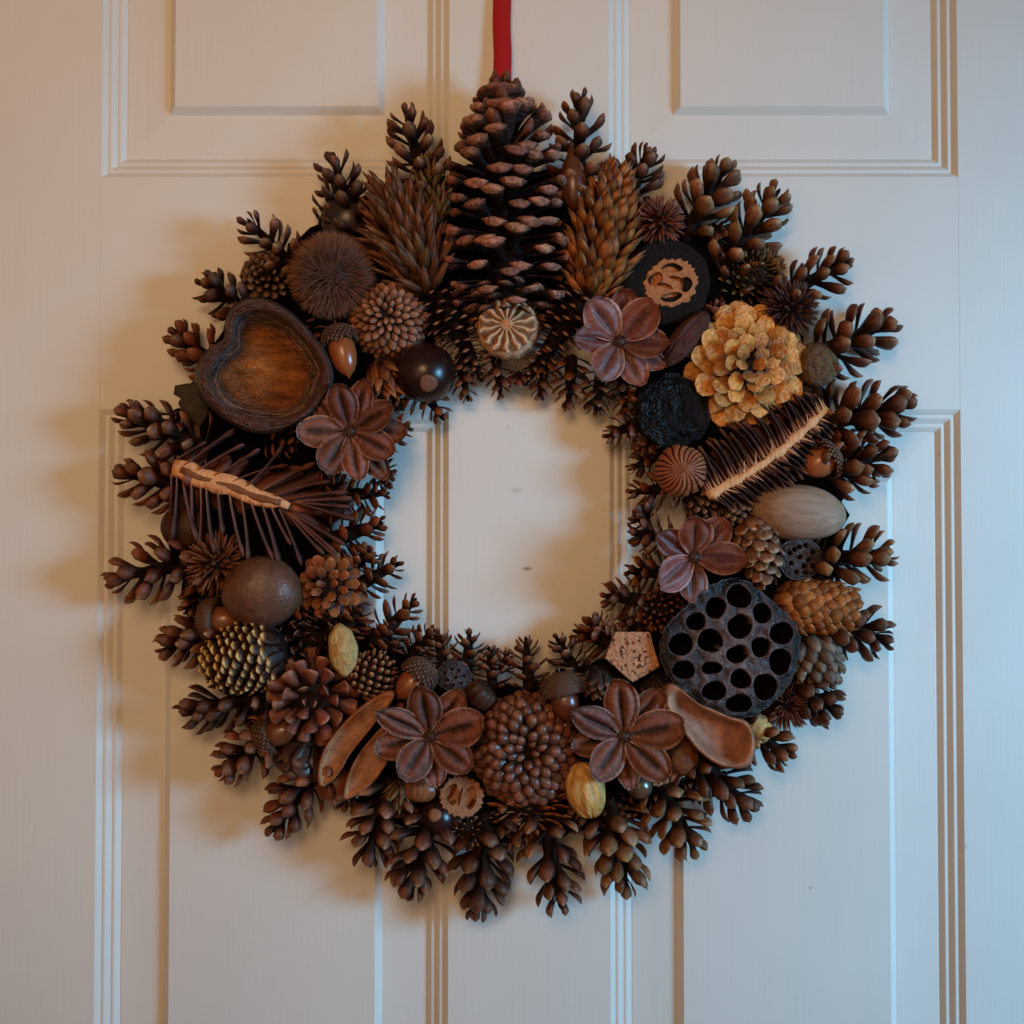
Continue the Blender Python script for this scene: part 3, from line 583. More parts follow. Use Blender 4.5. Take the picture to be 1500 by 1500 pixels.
acorn((617, 986), (584, 1022), 20, 78, 'acorn with its dark cap up, left above the lower left flower shaped pod', capk=1.25, caplen=1.0)
acorn((824, 1008), (834, 1056), 20, 82, 'acorn with a shaggy fringed cap above the knobby round cone', 'acorn_nut_red', capk=1.5, caplen=1.15, fringe=True)
acorn((1216, 668), (1178, 690), 22, 62, 'acorn with a smooth pale grey cap above the grey tan nut', capk=1.3, caplen=.5, cm='cap_scale', stem=False)
core('cap', axis_frame(L(690, 1034, 60), L(715, 1006, 66)), [(.1, 0), (14, 2), (20, 12), (22, 24), (20, 32), (12, 36), (.1, 37)], 'dark ridged cup left above the knobby round cone', 'nut_dark', 40, disp=lambda a, s, r, z: 1 + .07 * sin(10 * a))

# cones seen from their end, scales spiralling round the middle
def end_cone(c, r, h, n, shape, m, label, depth=.8, size=((0, .2), (1, .34)), tilt=((0, 20), (1, 100)), tx=0, ty=0, name='pine_cone', wide=1.2, jit=7, power=.75, hollow=0.0, joined=False, pname='scale', thick=1.0, squash=1.0, lift=None):
    """a dome facing the viewer: t=0 in the middle, t=1 at the rim"""
    p = L(*c, h - r * depth); M = face_frame(p, tx, ty, random.uniform(0, 360)); sz = curve(*size); tl = curve(*tilt)
    rad = lambda t: (r - r * sz(1) * .55) * sin(pi / 2 * min(1, t * 1.08) ** .9)
    zed = lambda t: r * depth * cos(pi / 2 * min(1, t * 1.08)) - hollow * r * math.exp(-(t / .12) ** 2)
    cr = core(name, M, [(.1, r * depth * .9 - hollow * r)] + [(rad(t) * .93, zed(t) * .93 - 1) for t in (.08, .2, .4, .6, .8, 1)] + [(r * .5, -r * .4), (.1, -r * .5)], label, seg=24)
    cr.data.flip_normals()
    if lift is not None: tl = lambda t: 90 * min(1, t * 1.08) ** .9 + 90 - lift
    ms = phyllo(n, rad, zed, lambda t: r * sz(t), tl, wide, jit, power, cullM=M, cull=9, thick=thick, flip=lift is not None)
    # these scales point outward from the middle
    place(cr, pieces(shape, m, 4, pname), ms, pname, joined)
    return cr
end_cone((570, 471), 55, 88, 150, 'pad', 'tan_knob', 'closed tan cone seen from its flat end, left under the shaggy seed head', size=((0, .2), (.4, .32), (1, .37)), lift=30, wide=.92, thick=.8, jit=5)
end_cone((770, 1096), 78, 104, 175, 'pad', 'knob_scale', 'large knobby reddish brown cone seen from its end, bottom centre', size=((0, .2), (.3, .29), (1, .32)), lift=34, hollow=.22, wide=1.1, thick=1.0, jit=12)
end_cone((458, 1020), 53, 94, 34, 'rose', 'rose_cone_scale', 'open rosette cone with blunt red brown scales on the lower left', depth=.55, size=((0, .24), (.2, .5), (1, .62)), tilt=((0, 12), (.3, 48), (.7, 74), (1, 98)), wide=1.4, power=.8)
end_cone((486, 858), 44, 84, 40, 'flake', 'orange_scale', 'small rust coloured rosette cone right of the large brown nut', depth=.6, size=((0, .3), (1, .58)), lift=30, wide=.85, jit=14)
end_cone((392, 408), 34, 66, 60, 'knob', 'grey_cone', 'small grey brown cone above the heart shaped pod', size=((0, .3), (1, .38)), tilt=((0, 20), (1, 100)), wide=1.2)
end_cone((970, 893), 30, 76, 52, 'knob', 'hemlock_scale', 'small bumpy rust cone left above the large lotus pod', size=((0, .28), (1, .36)), tilt=((0, 15), (1, 95)), wide=1.0)
end_cone((685, 1218), 23, 62, 40, 'rose', 'speckled_scale', 'tiny pale centred cone below the small walnut slice', depth=.5, size=((0, .3), (1, .5)), tilt=((0, 15), (1, 85)), wide=.9)
end_cone((905, 1168), 32, 46, 44, 'larch', 'knob_scale', 'dark curly cone right of the wrinkled golden pod', size=((0, .3), (1, .5)), tilt=((0, 20), (1, 95)))
end_cone((462, 938), 46, 66, 46, 'larch', 'larch_scale', 'dark cone of thin curled scales right of the pale tipped cone', size=((0, .34), (1, .55)), tilt=((0, 10), (.5, 40), (1, 95)), wide=.9, thick=.8)
end_cone((385, 1030), 34, 52, 36, 'larch', 'larch_scale', None, size=((0, .3), (1, .5)), tilt=((0, 20), (1, 95)))
end_cone((1030, 1135), 30, 44, 34, 'larch', 'larch_scale', None, size=((0, .3), (1, .5)), tilt=((0, 20), (1, 95)))
end_cone((1088, 540), 86, 92, 104, 'flake', 'gold_petal', 'big golden dried flower head with crumpled petals, upper right', depth=.55, size=((0, .22), (.3, .36), (1, .5)), lift=24, wide=1.0, jit=17, power=.78, name='dried_flower', pname='petal', thick=1.2)
end_cone((1092, 412), 50, 66, 150, 'bract', 'olive_bract', 'rough olive brown seed head with a mossy crown, upper right', depth=1.0, size=((0, .3), (1, .34)), tilt=((0, 16), (1, 80)), wide=1.5, tx=22, ty=22, jit=14, name='seed_head', pname='bract')
end_cone((775, 1180), 60, 60, 130, 'bract', 'spruce_scale', 'fan of golden brown scales under the knobby round cone', depth=.5, size=((0, .3), (1, .42)), tilt=((0, 40), (1, 92)), wide=1.3, jit=14, ty=-40, name='seed_head', pname='bract')

# cones lying on their side with tight scales
def tight(base, tip, width, h, n, shape, m, label, **k):
    a = dict(tilt=((0, 22), (.8, 16), (1, 6)), ln=26, wide=1.0, fat=((0, .6), (.2, .95), (.55, 1), (.85, .7), (1, .3)), jit=4, name='pine_cone'); a.update(k)
    return seed_head(base, tip, width, h, n, m, shape, label, **a)
tight((1128, 884), (1262, 896), 76, (46, 58), 130, 'closed', 'spruce_scale', 'orange brown spruce cone with neat closed scales right of the large lotus pod', ln=30, wide=1.1, fat=((0, .8), (.2, 1), (.7, .98), (.92, .8), (1, .5)))
tight((420, 950), (296, 976), 96, (70, 64), 170, 'fir', 'fir_scale', 'cone with pale yellow scale edges on the left under the large brown nut', ln=28, tilt=((0, 46), (.7, 42), (1, 20)), wide=1.15, thick=.8, fat=((0, .8), (.2, 1), (.6, .96), (.9, .6), (1, .35)))
tight((520, 1010), (575, 962), 64, (68, 64), 100, 'knob', 'speckled_scale', 'small brown cone with pale dotted tips right of the yellow pod', ln=13, wide=1.1, tilt=((0, 60), (1, 20)))
tight((1095, 752), (1122, 862), 64, (62, 66), 60, 'larch', 'speckled_scale', 'open tan cone right of the six lobed red brown pod', ln=34, tilt=((0, 50), (.7, 36), (1, 10)), wide=1.0)
tight((1180, 930), (1210, 1010), 64, (52, 50), 46, 'closed', 'grey_bract', 'grey green cone like a braided knot right below the large lotus pod', ln=30, wide=.95, thick=1.8, fat=((0, .8), (.3, 1), (.7, .95), (1, .5)))
tight((556, 525), (580, 592), 60, (64, 58), 50, 'wide_bract', 'orange_scale', 'ragged orange brown cone under the shiny tan acorn', ln=32, jit=16)
tight((456, 1080), (432, 1140), 66, (56, 50), 46, 'fir', 'dark_spruce', 'dark glossy ribbed cone left of the open husk halves', ln=34, wide=1.6, tilt=((0, 30), (1, 10)))
tight((880, 975), (872, 1025), 54, (58, 56), 50, 'fir', 'dense_scale', 'small dark cone left of the five sided wooden slice', ln=20)
tight((955, 985), (972, 1040), 52, (54, 52), 50, 'fir', 'dense_scale', 'small dark cone under the five sided wooden slice', ln=20)
tight((590, 1140), (578, 1190), 36, (56, 50), 50, 'bract', 'olive_bract', 'frayed olive tuft below the lower left flower shaped pod', ln=24, jit=18)
tight((1062, 720), (1090, 770), 60, (50, 50), 60, 'dense', 'dense_scale', None, ln=22)
tight((1010, 712), (1050, 755), 60, (44, 44), 50, 'dense', 'dense_scale', None, ln=22)
tight((500, 905), (478, 880), 40, (56, 56), 34, 'larch', 'larch_scale', None, ln=22)

# spiky balls and the fuzzy ball
def spiky(c, r, h, n, m, label, ln=.5, wid=1.0, name='sweetgum_ball', core_k=.62, jit=14, shape='spike', pname='spikes', cm='black_core'):
    M = face_frame(L(*c, h)); V, F, U = lathe(egg(r * core_k, 2 * r * core_k), 20)
    V = [(x, y, z - r * core_k) for x, y, z in V]; o = link(name, mesh(name, V, F, U, None, cm), wreath, M, label); ms = []
    for i in range(n):
        z = 1 - 2 * (i + .5) / n; a = i * GA; q = sqrt(1 - z * z); d = Vector((q * cos(a), q * sin(a), z))
        if z < -.35: continue
        d = (d + Vector([random.gauss(0, .1 * jit / 14) for _ in range(3)])).normalized(); x = d.cross(Vector((.3, .2, .9))).normalized(); s = r * ln * random.uniform(.8, 1.15)
        ms.append(basis(x, d, x.cross(d), d * r * core_k * .93) @ Matrix.Diagonal((s * wid, s, s * wid, 1)))
    place(o, pieces(shape, m, 3), ms, pname, True)
spiky((966, 325), 35, 68, 210, 'spike_red', 'spiky reddish ball right above the golden seed head', ln=.5, wid=1.6, jit=24)
spiky((1156, 452), 40, 62, 260, 'spike_dark', 'spiky dark ball above the golden dried flower', ln=.5, wid=1.5, jit=24)
spiky((318, 826), 44, 60, 260, 'spike_brown', 'spiky rust ball left above the large smooth brown nut', ln=.5, wid=1.6, jit=26)
spiky((1150, 1030), 36, 46, 240, 'spike_red', 'spiky reddish ball half hidden behind the lower right of the large lotus pod', ln=.6)
spiky((486, 404), 60, 72, 5200, 'fuzz', 'round ball of soft brown fuzz above the heart shaped pod', ln=.36, wid=.24, name='fuzzy_ball', core_k=.72, jit=75, pname='fuzz', cm='nut_dark')

# flower shaped pods: open lobes round a small centre
def petal_mesh(m, seed, groove=1.0, nu=12, nv=12):
    rg = random.Random(seed); k1 = rg.uniform(.9, 1.1); tw = rg.uniform(-.12, .12); tip = rg.uniform(-.03, .1)
    def P(u, v):
        wd = .42 * k1 * (sin(pi * min(1, (v * .9 + .06)) ** 1.05) ** .62) * (1 - .1 * (1 - v))
        a = abs(u)
        z = .15 * sin(pi * min(a / .8, 1)) ** .8 * sin(pi * (v * .88 + .08)) * groove + .045 * (1 - groove)
        z += .11 * max(0, (a - .72) / .28) ** 1.4 + .09 * max(0, (v - .86) / .14) ** 1.5 * (1 - a * .5)
        z += .1 * v * v + tw * u * v + .012 * sin(9 * v + 5 * u + seed)
        tipn = 1 + tip * max(0, 1 - a * 4)
        return Vector((u * wd * 1.0, v * tipn, z))
    V = []; U = []; F = []
    for layer in (0, 1):
        for i in range(nv + 1):
            for j in range(nu + 1):
                u = -1 + 2 * j / nu; v = i / nv; p = P(u, v)
                if layer: p = Vector((p.x * .97, p.y * .98 + .005, p.z - .1 if 0 < j < nu and 0 < i < nv else p.z - .045))
                V.append(tuple(p)); U.append((max(abs(u), max(0, (v - .72) / .28) * .98), v))
    q = (nu + 1) * (nv + 1); I = lambda l, i, j: l * q + i * (nu + 1) + j
    for i in range(nv):
        for j in range(nu):
            F.append((I(0, i, j), I(0, i, j + 1), I(0, i + 1, j + 1), I(0, i + 1, j))); F.append((I(1, i, j), I(1, i + 1, j), I(1, i + 1, j + 1), I(1, i, j + 1)))
    for i in range(nv):
        F.append((I(0, i, 0), I(0, i + 1, 0), I(1, i + 1, 0), I(1, i, 0))); F.append((I(0, i + 1, nu), I(0, i, nu), I(1, i, nu), I(1, i + 1, nu)))
    for j in range(nu):
        F.append((I(0, nv, j + 1), I(1, nv, j + 1), I(1, nv, j), I(0, nv, j))[::-1]); F.append((I(0, 0, j), I(1, 0, j), I(1, 0, j + 1), I(0, 0, j + 1))[::-1])
    return mesh('petal', V, F, U, None, m)
PET = {m: [petal_mesh(m, s, g) for s in range(3)] for m, g in (('pod_petal', 1.0), ('pod_petal_rosy', .75))}
def flower(c, h, lobes, m, label, tx=0, ty=0, cr=9, inner=8):
    """lobes: (direction in degrees from straight up clockwise, length, width factor, tilt up, drop)"""
    M = face_frame(L(*c, h), tx, ty)
    V, F, U = lathe([(.1, -10), (cr, -8), (cr * 1.1, 0), (cr * .7, 5), (.1, 7)], 18, lambda a, s, r, z: 1 + .2 * sin(5 * a + 9 * s))
    o = link('seed_pod', mesh('seed_pod', V, F, U, None, 'nut_dark'), wreath, M, label)
    for i, (dg, ln, wf, up, drop) in enumerate(lobes):
        d0 = Vector((sin(R(dg)), cos(R(dg)), 0)); z = Vector((0, 0, 1)); d = d0 * cos(R(up)) + z * sin(R(up)); n = z * cos(R(up)) - d0 * sin(R(up)); x = d.cross(n)
        p = d0 * inner + z * (-drop)
        link('petal', PET[m][i % 3], o, basis(x, d, n, p) @ Matrix.Diagonal((ln * wf, ln, ln, 1)))
    ms = []
    for i in range(34):
        a = i * GA; r = cr * 1.0 * sqrt((i + .5) / 34); d = Vector((cos(a) * r / cr * .7, sin(a) * r / cr * .7, 1)).normalized(); x = d.cross(Vector((1, .3, 0))).normalized(); s = random.uniform(5, 10)
        ms.append(basis(x, d, x.cross(d), (cos(a) * r, sin(a) * r, 2)) @ Matrix.Diagonal((s * 1.2, s, s * 1.2, 1)))
    place(o, pieces('spike', 'fringe', 3), ms, 'stamens', True)
flower((907, 500), 96, [(-40, 66, .95, 18, 0), (-88, 60, .92, 16, 2), (-152, 58, .95, 12, 0), (152, 62, .8, 2, 12), (96, 62, 1.0, 14, 2), (44, 66, .95, 16, 0), (8, 66, .8, 4, 12), (118, 64, .8, -2, 14)], 'pod_petal_rosy', 'rosy brown flower shaped pod at the upper right of the hole')
flower((513, 632), 94, [(-12, 66, .8, 24, 0), (20, 70, .75, 12, 4), (62, 66, .75, 14, 0), (118, 66, .78, 10, 0), (168, 66, .8, 12, 2), (-150, 62, .9, 12, 0), (-92, 66, .82, 10, 2), (-48, 62, .8, 10, 10), (90, 72, .7, 0, 10), (142, 74, .6, -4, 12)], 'pod_petal', 'flower shaped pod with ten lobes at the left of the hole')
flower((1016, 816), 100, [(0, 60, .95, 30, 0), (-58, 58, .95, 18, 4), (-128, 64, .85, 20, 0), (-178, 56, .9, 6, 10), (92, 66, .95, 16, 0), (42, 62, .85, 6, 10)], 'pod_petal_rosy', 'shiny red brown six lobed pod at the right of the hole')
flower((630, 1078), 100, [(-8, 72, .8, 18, 0), (36, 72, .8, 8, 8), (72, 76, .82, 14, 0), (126, 66, .85, 12, 0), (172, 62, .8, 0, 12), (-148, 62, .92, 14, 0), (-104, 70, .75, 4, 8), (-62, 76, .72, 14, 0)], 'pod_petal', 'flower shaped pod with eight lobes at the lower left')
flower((914, 1078), 100, [(-6, 80, .72, 14, 0), (40, 76, .75, 4, 10), (76, 80, .8, 14, 0), (132, 74, .78, 12, 0), (172, 66, .75, 0, 14), (-142, 66, .85, 14, 0), (-102, 66, .75, 2, 12), (-62, 78, .78, 14, 0)], 'pod_petal', 'flower shaped pod with eight lobes at the lower right')

# ------------------------------------------------------------------ hollow husks traced as outlines
def loft(outer, inner, c, hz, rings, bowl, m, label, name='seed_pod', N=80, back=-26, noise=.3, parent=None, mix=0, grow=1.0):
    """outer and inner are outlines in photo pixels; rings: (t outer->inner, height); bowl: (scale, height)"""
    O = resample(outer, N, smooth=1); I = resample(inner, N, smooth=1)
    # start both loops at the same bearing
    cc = np.array(c, float)
    if grow != 1: O = O.mean(0) + (O - O.mean(0)) * grow
    def roll(P, ref):
        q = P - ref[0]; return np.roll(P, -int(np.argmin((q ** 2).sum(1))), 0)
    I = roll(I, O); I = I * (1 - mix) + O * mix
    cen = I.mean(0) if bowl and len(bowl[0]) == 2 else cc
    Cw = L(c[0], c[1], hz); V = []; U = []; F = []; tot = len(rings) + len(bowl) + 1; row = 0
    def add(P, h, v):
        for k, (x, y) in enumerate(P):
            q = L(x, y, hz + h + random.uniform(-noise, noise)) - Cw; V.append(tuple(q)); U.append((k / N, v))
    add(cen + (O - cen) * .8, back, 0); row += 1
    for t, h in rings: add(O * (1 - t) + I * t, h, .5 * t); row += 1
    for s, h in bowl: add(cen + (I - cen) * s, h, .52 + .48 * (1 - s)); row += 1
    for i in range(row - 1):
        for j in range(N): a = i * N + j; b = i * N + (j + 1) % N; F.append((a, a + N, b + N, b))
    q = L(cen[0], cen[1], hz + bowl[-1][1]) - Cw; V.append(tuple(q)); U.append((.5, 1)); z = len(V) - 1
    for j in range(N): F.append(((row - 1) * N + j, z, (row - 1) * N + (j + 1) % N))
    F.append(tuple(range(N)))
    return link(name, mesh(name, V, F, U, None, m), wreath, Matrix.Translation(Cw), label)
Z1 = lambda P: [(250 + x / 3.75, 300 + y / 3.75) for x, y in P]
Z3 = lambda P: [(860 + x / 3.261, 780 + y / 3.261) for x, y in P]
Z5 = lambda P: [(360 + x / 3.75, 920 + y / 3.75) for x, y in P]
loft(Z1([(296, 735), (295, 650), (315, 580), (370, 530), (450, 502), (540, 515), (620, 555), (690, 610), (760, 680), (820, 750), (865, 820), (893, 900), (898, 970), (865, 1040), (800, 1120), (730, 1190), (640, 1235), (560, 1258), (480, 1262), (400, 1242), (300, 1190), (205, 1110), (150, 1050), (128, 980), (132, 900), (165, 830), (215, 780), (265, 755)]),
     Z1([(375, 745), (362, 690), (378, 635), (440, 600), (520, 608), (600, 640), (680, 700), (750, 790), (800, 860), (818, 920), (800, 980), (765, 1040), (745, 1100), (700, 1140), (620, 1158), (520, 1155), (420, 1138), (330, 1100), (270, 1040), (240, 970), (242, 910), (275, 865), (320, 830), (360, 795)]),
     (392, 545), 92, [(0, 0), (.04, 9), (.14, 19), (.3, 26), (.48, 27), (.64, 22), (.78, 11), (.9, 3), (1, 1)], [(.97, 0), (.955, -6), (.89, -14), (.78, -20), (.55, -23), (.3, -24)], 'heart_rim', 'large hollow heart shaped pod half with a thick rim, upper left', name='seed_pod', N=110, noise=.35)
loft(Z5([(418, 862), (404, 800), (412, 730), (440, 650), (490, 580), (560, 500), (640, 430), (720, 375), (790, 352), (812, 372), (790, 420), (745, 470), (700, 530), (650, 595), (600, 655), (562, 705), (530, 770), (480, 830)]),
     Z5([(440, 845), (438, 780), (455, 720), (490, 650), (540, 580), (600, 520), (670, 465), (740, 430), (760, 425), (740, 455), (690, 515), (640, 580), (590, 640), (550, 690), (515, 755), (475, 810)]),
     (520, 1085), 78, [(0, 0), (.1, 8), (.3, 13), (.6, 12), (.85, 8), (1, 5)], [(.92, 3), (.75, 0), (.4, -1)], 'husk', 'upper half of an open boat shaped husk, lower left', N=64, mix=.4, grow=1.08)
loft(Z5([(542, 938), (548, 880), (565, 810), (595, 740), (640, 670), (700, 600), (750, 545), (800, 540), (815, 600), (800, 680), (765, 750), (725, 815), (670, 870), (600, 915)]),
     Z5([(560, 905), (572, 850), (595, 790), (630, 720), (680, 650), (740, 590), (785, 570), (795, 610), (780, 680), (745, 745), (705, 800), (655, 850), (600, 888)]),
     (540, 1110), 80, [(0, 0), (.1, 7), (.35, 12), (.7, 11), (1, 6)], [(.92, 4), (.7, 2), (.4, 1)], 'husk', 'lower half of an open boat shaped husk, lower left', N=64, mix=.4, grow=1.08)
loft(Z3([(368, 800), (372, 745), (400, 722), (440, 740), (480, 775), (540, 825), (610, 850), (690, 885), (745, 893), (780, 930), (796, 990), (792, 1060), (770, 1105), (715, 1124), (640, 1112), (585, 1085), (525, 1035), (468, 965), (425, 895), (385, 850)]),
     Z3([(425, 820), (440, 785), (475, 790), (530, 835), (600, 868), (670, 905), (725, 915), (755, 950), (765, 1000), (745, 1050), (715, 1085), (660, 1090), (605, 1065), (550, 1015), (500, 950), (455, 890)]),
     (1045, 1065), 93, [(0, 0), (.15, 10), (.4, 15), (.75, 14), (1, 9)], [(.93, 1), (.82, -8), (.55, -15), (.3, -16)], 'husk_smooth', 'smooth hollow boat shaped husk under the large lotus pod', N=72, noise=.2, mix=.35, grow=1.05)

# ------------------------------------------------------------------ flat pieces with holes (constrained triangulation)
def holed(outline, holes, rimw=3.0, rimh=2.2, depth=24, dome=5, rough=.6, edge=2.5, grid=6.0, thick=16, taper=.86, seed=3):
    """outline and holes (list of closed loops) in local px. Returns top+walls mesh and the floors."""
    rg = random.Random(seed); P = []; E = []
    def loop(pts, close=True):
        s = len(P); P.extend([Vector((x, y)) for x, y in pts]); n = len(pts)
        E.extend([(s + i, s + (i + 1) % n) for i in range(n)]); return (s, n)
    O = np.array(outline); c0 = O.mean(0); R0 = np.linalg.norm(O - c0, axis=1).max()
    lo = loop([tuple(p) for p in O]); lo2 = loop([tuple(c0 + (p - c0) * (1 - edge / R0)) for p in O])
    hl = []
    for H in holes:
        H = np.array(H); hc = H.mean(0); rr = np.linalg.norm(H - hc, axis=1).mean(); hl.append((H, hc, rr, loop([tuple(p) for p in H])))
        loop([tuple(hc + (p - hc) * (1 + rimw * .5 / rr)) for p in H]) if rimw else None
    def inside(p, Q):
        x, y = p; r = False; n = len(Q); j = n - 1
        for i in range(n):
            if (Q[i][1] > y) != (Q[j][1] > y) and x < (Q[j][0] - Q[i][0]) * (y - Q[i][1]) / (Q[j][1] - Q[i][1]) + Q[i][0]: r = not r
            j = i
        return r
    ps = O - c0; x0, y0 = O.min(0); x1, y1 = O.max(0); y = y0
    while y < y1:
        x = x0
        while x < x1:
            q = (x + rg.uniform(-.3, .3) * grid, y + rg.uniform(-.3, .3) * grid)
            if inside(q, c0 + ps * (1 - (edge + 2) / R0)) and all(np.hypot(*(np.array(q) - h[1])) > h[2] + rimw * .8 for h in hl): P.append(Vector(q))
            x += grid
        y += grid
    vo, eo, fo, ov, oe, of = geometry.delaunay_2d_cdt(P, E, [], 1, 1e-4)
    xy = np.array([(v.x, v.y) for v in vo]); F = []
    for f in fo:
        cpt = xy[list(f)].mean(0)
        if not inside(cpt, O): continue
        if any(inside(cpt, h[0]) for h in hl): continue
        F.append(tuple(f))
    dR = np.linalg.norm(xy - c0, axis=1) / R0; Z = dome * (1 - dR ** 2) + (0 if R0 < 60 else 1) * (1.6 * np.sin(xy[:, 0] * .13 + 1) * np.sin(xy[:, 1] * .11) + 1.1 * np.sin(xy[:, 0] * .31 + xy[:, 1] * .17) - 4 * np.maximum(0, dR - .93) * 14)
    for i, p in enumerate(xy):
        for H, hc, rr, _ in hl:
            d = np.hypot(*(p - hc)) - rr
            if d < rimw: Z[i] += rimh * math.exp(-((max(d, 0) - rimw * .35) / (rimw * .45)) ** 2)
        Z[i] += rg.uniform(-rough, rough)
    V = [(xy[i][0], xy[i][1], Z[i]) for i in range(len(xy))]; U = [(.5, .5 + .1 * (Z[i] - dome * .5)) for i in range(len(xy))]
    mp = {}
    for new, olds in enumerate(ov):
        for o_ in olds: mp.setdefault(o_, new)
    s, n = lo; ring = [mp[s + i] for i in range(n)]
    for r_ in ring: V[r_] = (V[r_][0], V[r_][1], V[r_][2] - 1.5); U[r_] = (.5, .92)
    b = len(V)
    for k, r_ in enumerate(ring): V.append((c0[0] + (V[r_][0] - c0[0]) * taper, c0[1] + (V[r_][1] - c0[1]) * taper, -thick)); U.append((.5, .3))
    for k in range(n): F.append((ring[(k + 1) % n], ring[k], b + k, b + (k + 1) % n))
    F.append(tuple(b + k for k in range(n))[::-1])
    floors = []
    for H, hc, rr, (s, n) in hl:
        ring = [mp[s + i] for i in range(n)]; b = len(V)
        for r_ in ring: V.append((hc[0] + (V[r_][0] - hc[0]) * .92, hc[1] + (V[r_][1] - hc[1]) * .92, V[r_][2] - depth)); U.append((.5, .05))
        for k in range(n): F.append((ring[k], ring[(k + 1) % n], b + (k + 1) % n, b + k))
        floors.append((hc, rr, float(V[b][2])))
        F.append(tuple(b + k for k in range(n)))
    return V, F, U, floors
def circ(x, y, rx, ry=None, n=22, rot=0, wob=.07):
    ry = ry or rx; p = random.uniform(0, 6); o = []
    for i in range(n):
        a = 2 * pi * i / n; k = 1 + wob * sin(2 * a + p) + wob * .6 * sin(3 * a - p); u, v = rx * k * cos(a), ry * k * sin(a)
        o.append((x + u * cos(rot) - v * sin(rot), y + u * sin(rot) + v * cos(rot)))
    return o
def pod(c, h, out_px, holes_px, label, m='lotus', tx=0, ty=0, **k):
    P0 = L(*c, h); loc = lambda x, y: tuple((L(x, y, h) - P0)[i] for i in (0, 2))
    V, F, U, fl = holed([loc(*p) for p in out_px], [circ(*loc(x, y), rx * persp(h), (ry or rx) * persp(h), n=20 if rx > 8 else 12, rot=ro) for x, y, rx, ry, ro in holes_px], **k)
    me = mesh('lotus_pod', V, F, U, None, m); me.materials.append(MATS['lotus_shade']); dp = k.get('depth', 24)
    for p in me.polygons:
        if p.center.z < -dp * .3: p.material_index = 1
    return link('lotus_pod', me, wreath, face_frame(P0, tx, ty), label)
o_ = resample(Z3([(372, 455), (420, 400), (500, 330), (560, 268), (640, 228), (700, 215), (762, 228), (830, 280), (900, 340), (970, 398), (1010, 460), (1022, 540), (1008, 630), (985, 700), (940, 765), (870, 830), (800, 882), (700, 897), (640, 885), (590, 842), (520, 795), (450, 742), (392, 702), (352, 620), (345, 530)]), 90, smooth=1)
o_ = [(x + 1.3 * sin(i * 1.9) + .9 * sin(i * 4.3), y + 1.3 * cos(i * 2.3)) for i, (x, y) in enumerate(o_)]
hs_ = [(722, 305, 52), (610, 360, 45), (515, 425, 40), (830, 385, 42), (725, 447, 53), (923, 480, 50), (445, 533, 50), (583, 515, 53), (822, 545, 42), (712, 578, 50, 38), (917, 615, 50, 56), (458, 655, 47, 42), (590, 645, 48, 27), (727, 697, 44), (845, 735, 55), (603, 755, 50, 44), (722, 815, 54, 42)]
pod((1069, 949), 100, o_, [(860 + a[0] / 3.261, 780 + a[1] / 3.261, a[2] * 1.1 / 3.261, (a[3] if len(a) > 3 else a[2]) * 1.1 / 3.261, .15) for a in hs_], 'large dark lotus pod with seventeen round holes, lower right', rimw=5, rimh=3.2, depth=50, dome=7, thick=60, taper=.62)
o2 = [(1173 + (33 + 1.6 * sin(3 * a + 1) + sin(7 * a)) * cos(a), 818 + (31 + 1.5 * sin(4 * a)) * sin(a)) for a in np.linspace(0, 2 * pi, 40, endpoint=False)]
h2 = [(1156, 810), (1170, 801), (1180, 799), (1190, 808), (1171, 816), (1184, 820), (1158, 825), (1177, 829), (1166, 838), (1190, 829), (1180, 839), (1163, 805)]
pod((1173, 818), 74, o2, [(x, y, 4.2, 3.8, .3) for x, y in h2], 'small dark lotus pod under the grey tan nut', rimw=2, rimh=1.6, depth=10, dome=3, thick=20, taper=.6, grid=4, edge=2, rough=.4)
o3 = [(665 + (26 + 1.2 * sin(3 * a)) * cos(a), 990 + (23 + sin(5 * a)) * sin(a)) for a in np.linspace(0, 2 * pi, 36, endpoint=False)]
pod((665, 990), 70, o3, [(x, y, 2.4, 2.2, 0) for x, y in [(652, 985), (662, 980), (672, 982), (680, 990), (668, 992), (656, 996), (664, 1003), (676, 1001)]], 'small dark lotus pod with pin sized holes above the lower left flower shaped pod', rimw=1.4, rimh=1, depth=6, dome=3, thick=16, taper=.6, grid=4, edge=2, rough=.4)

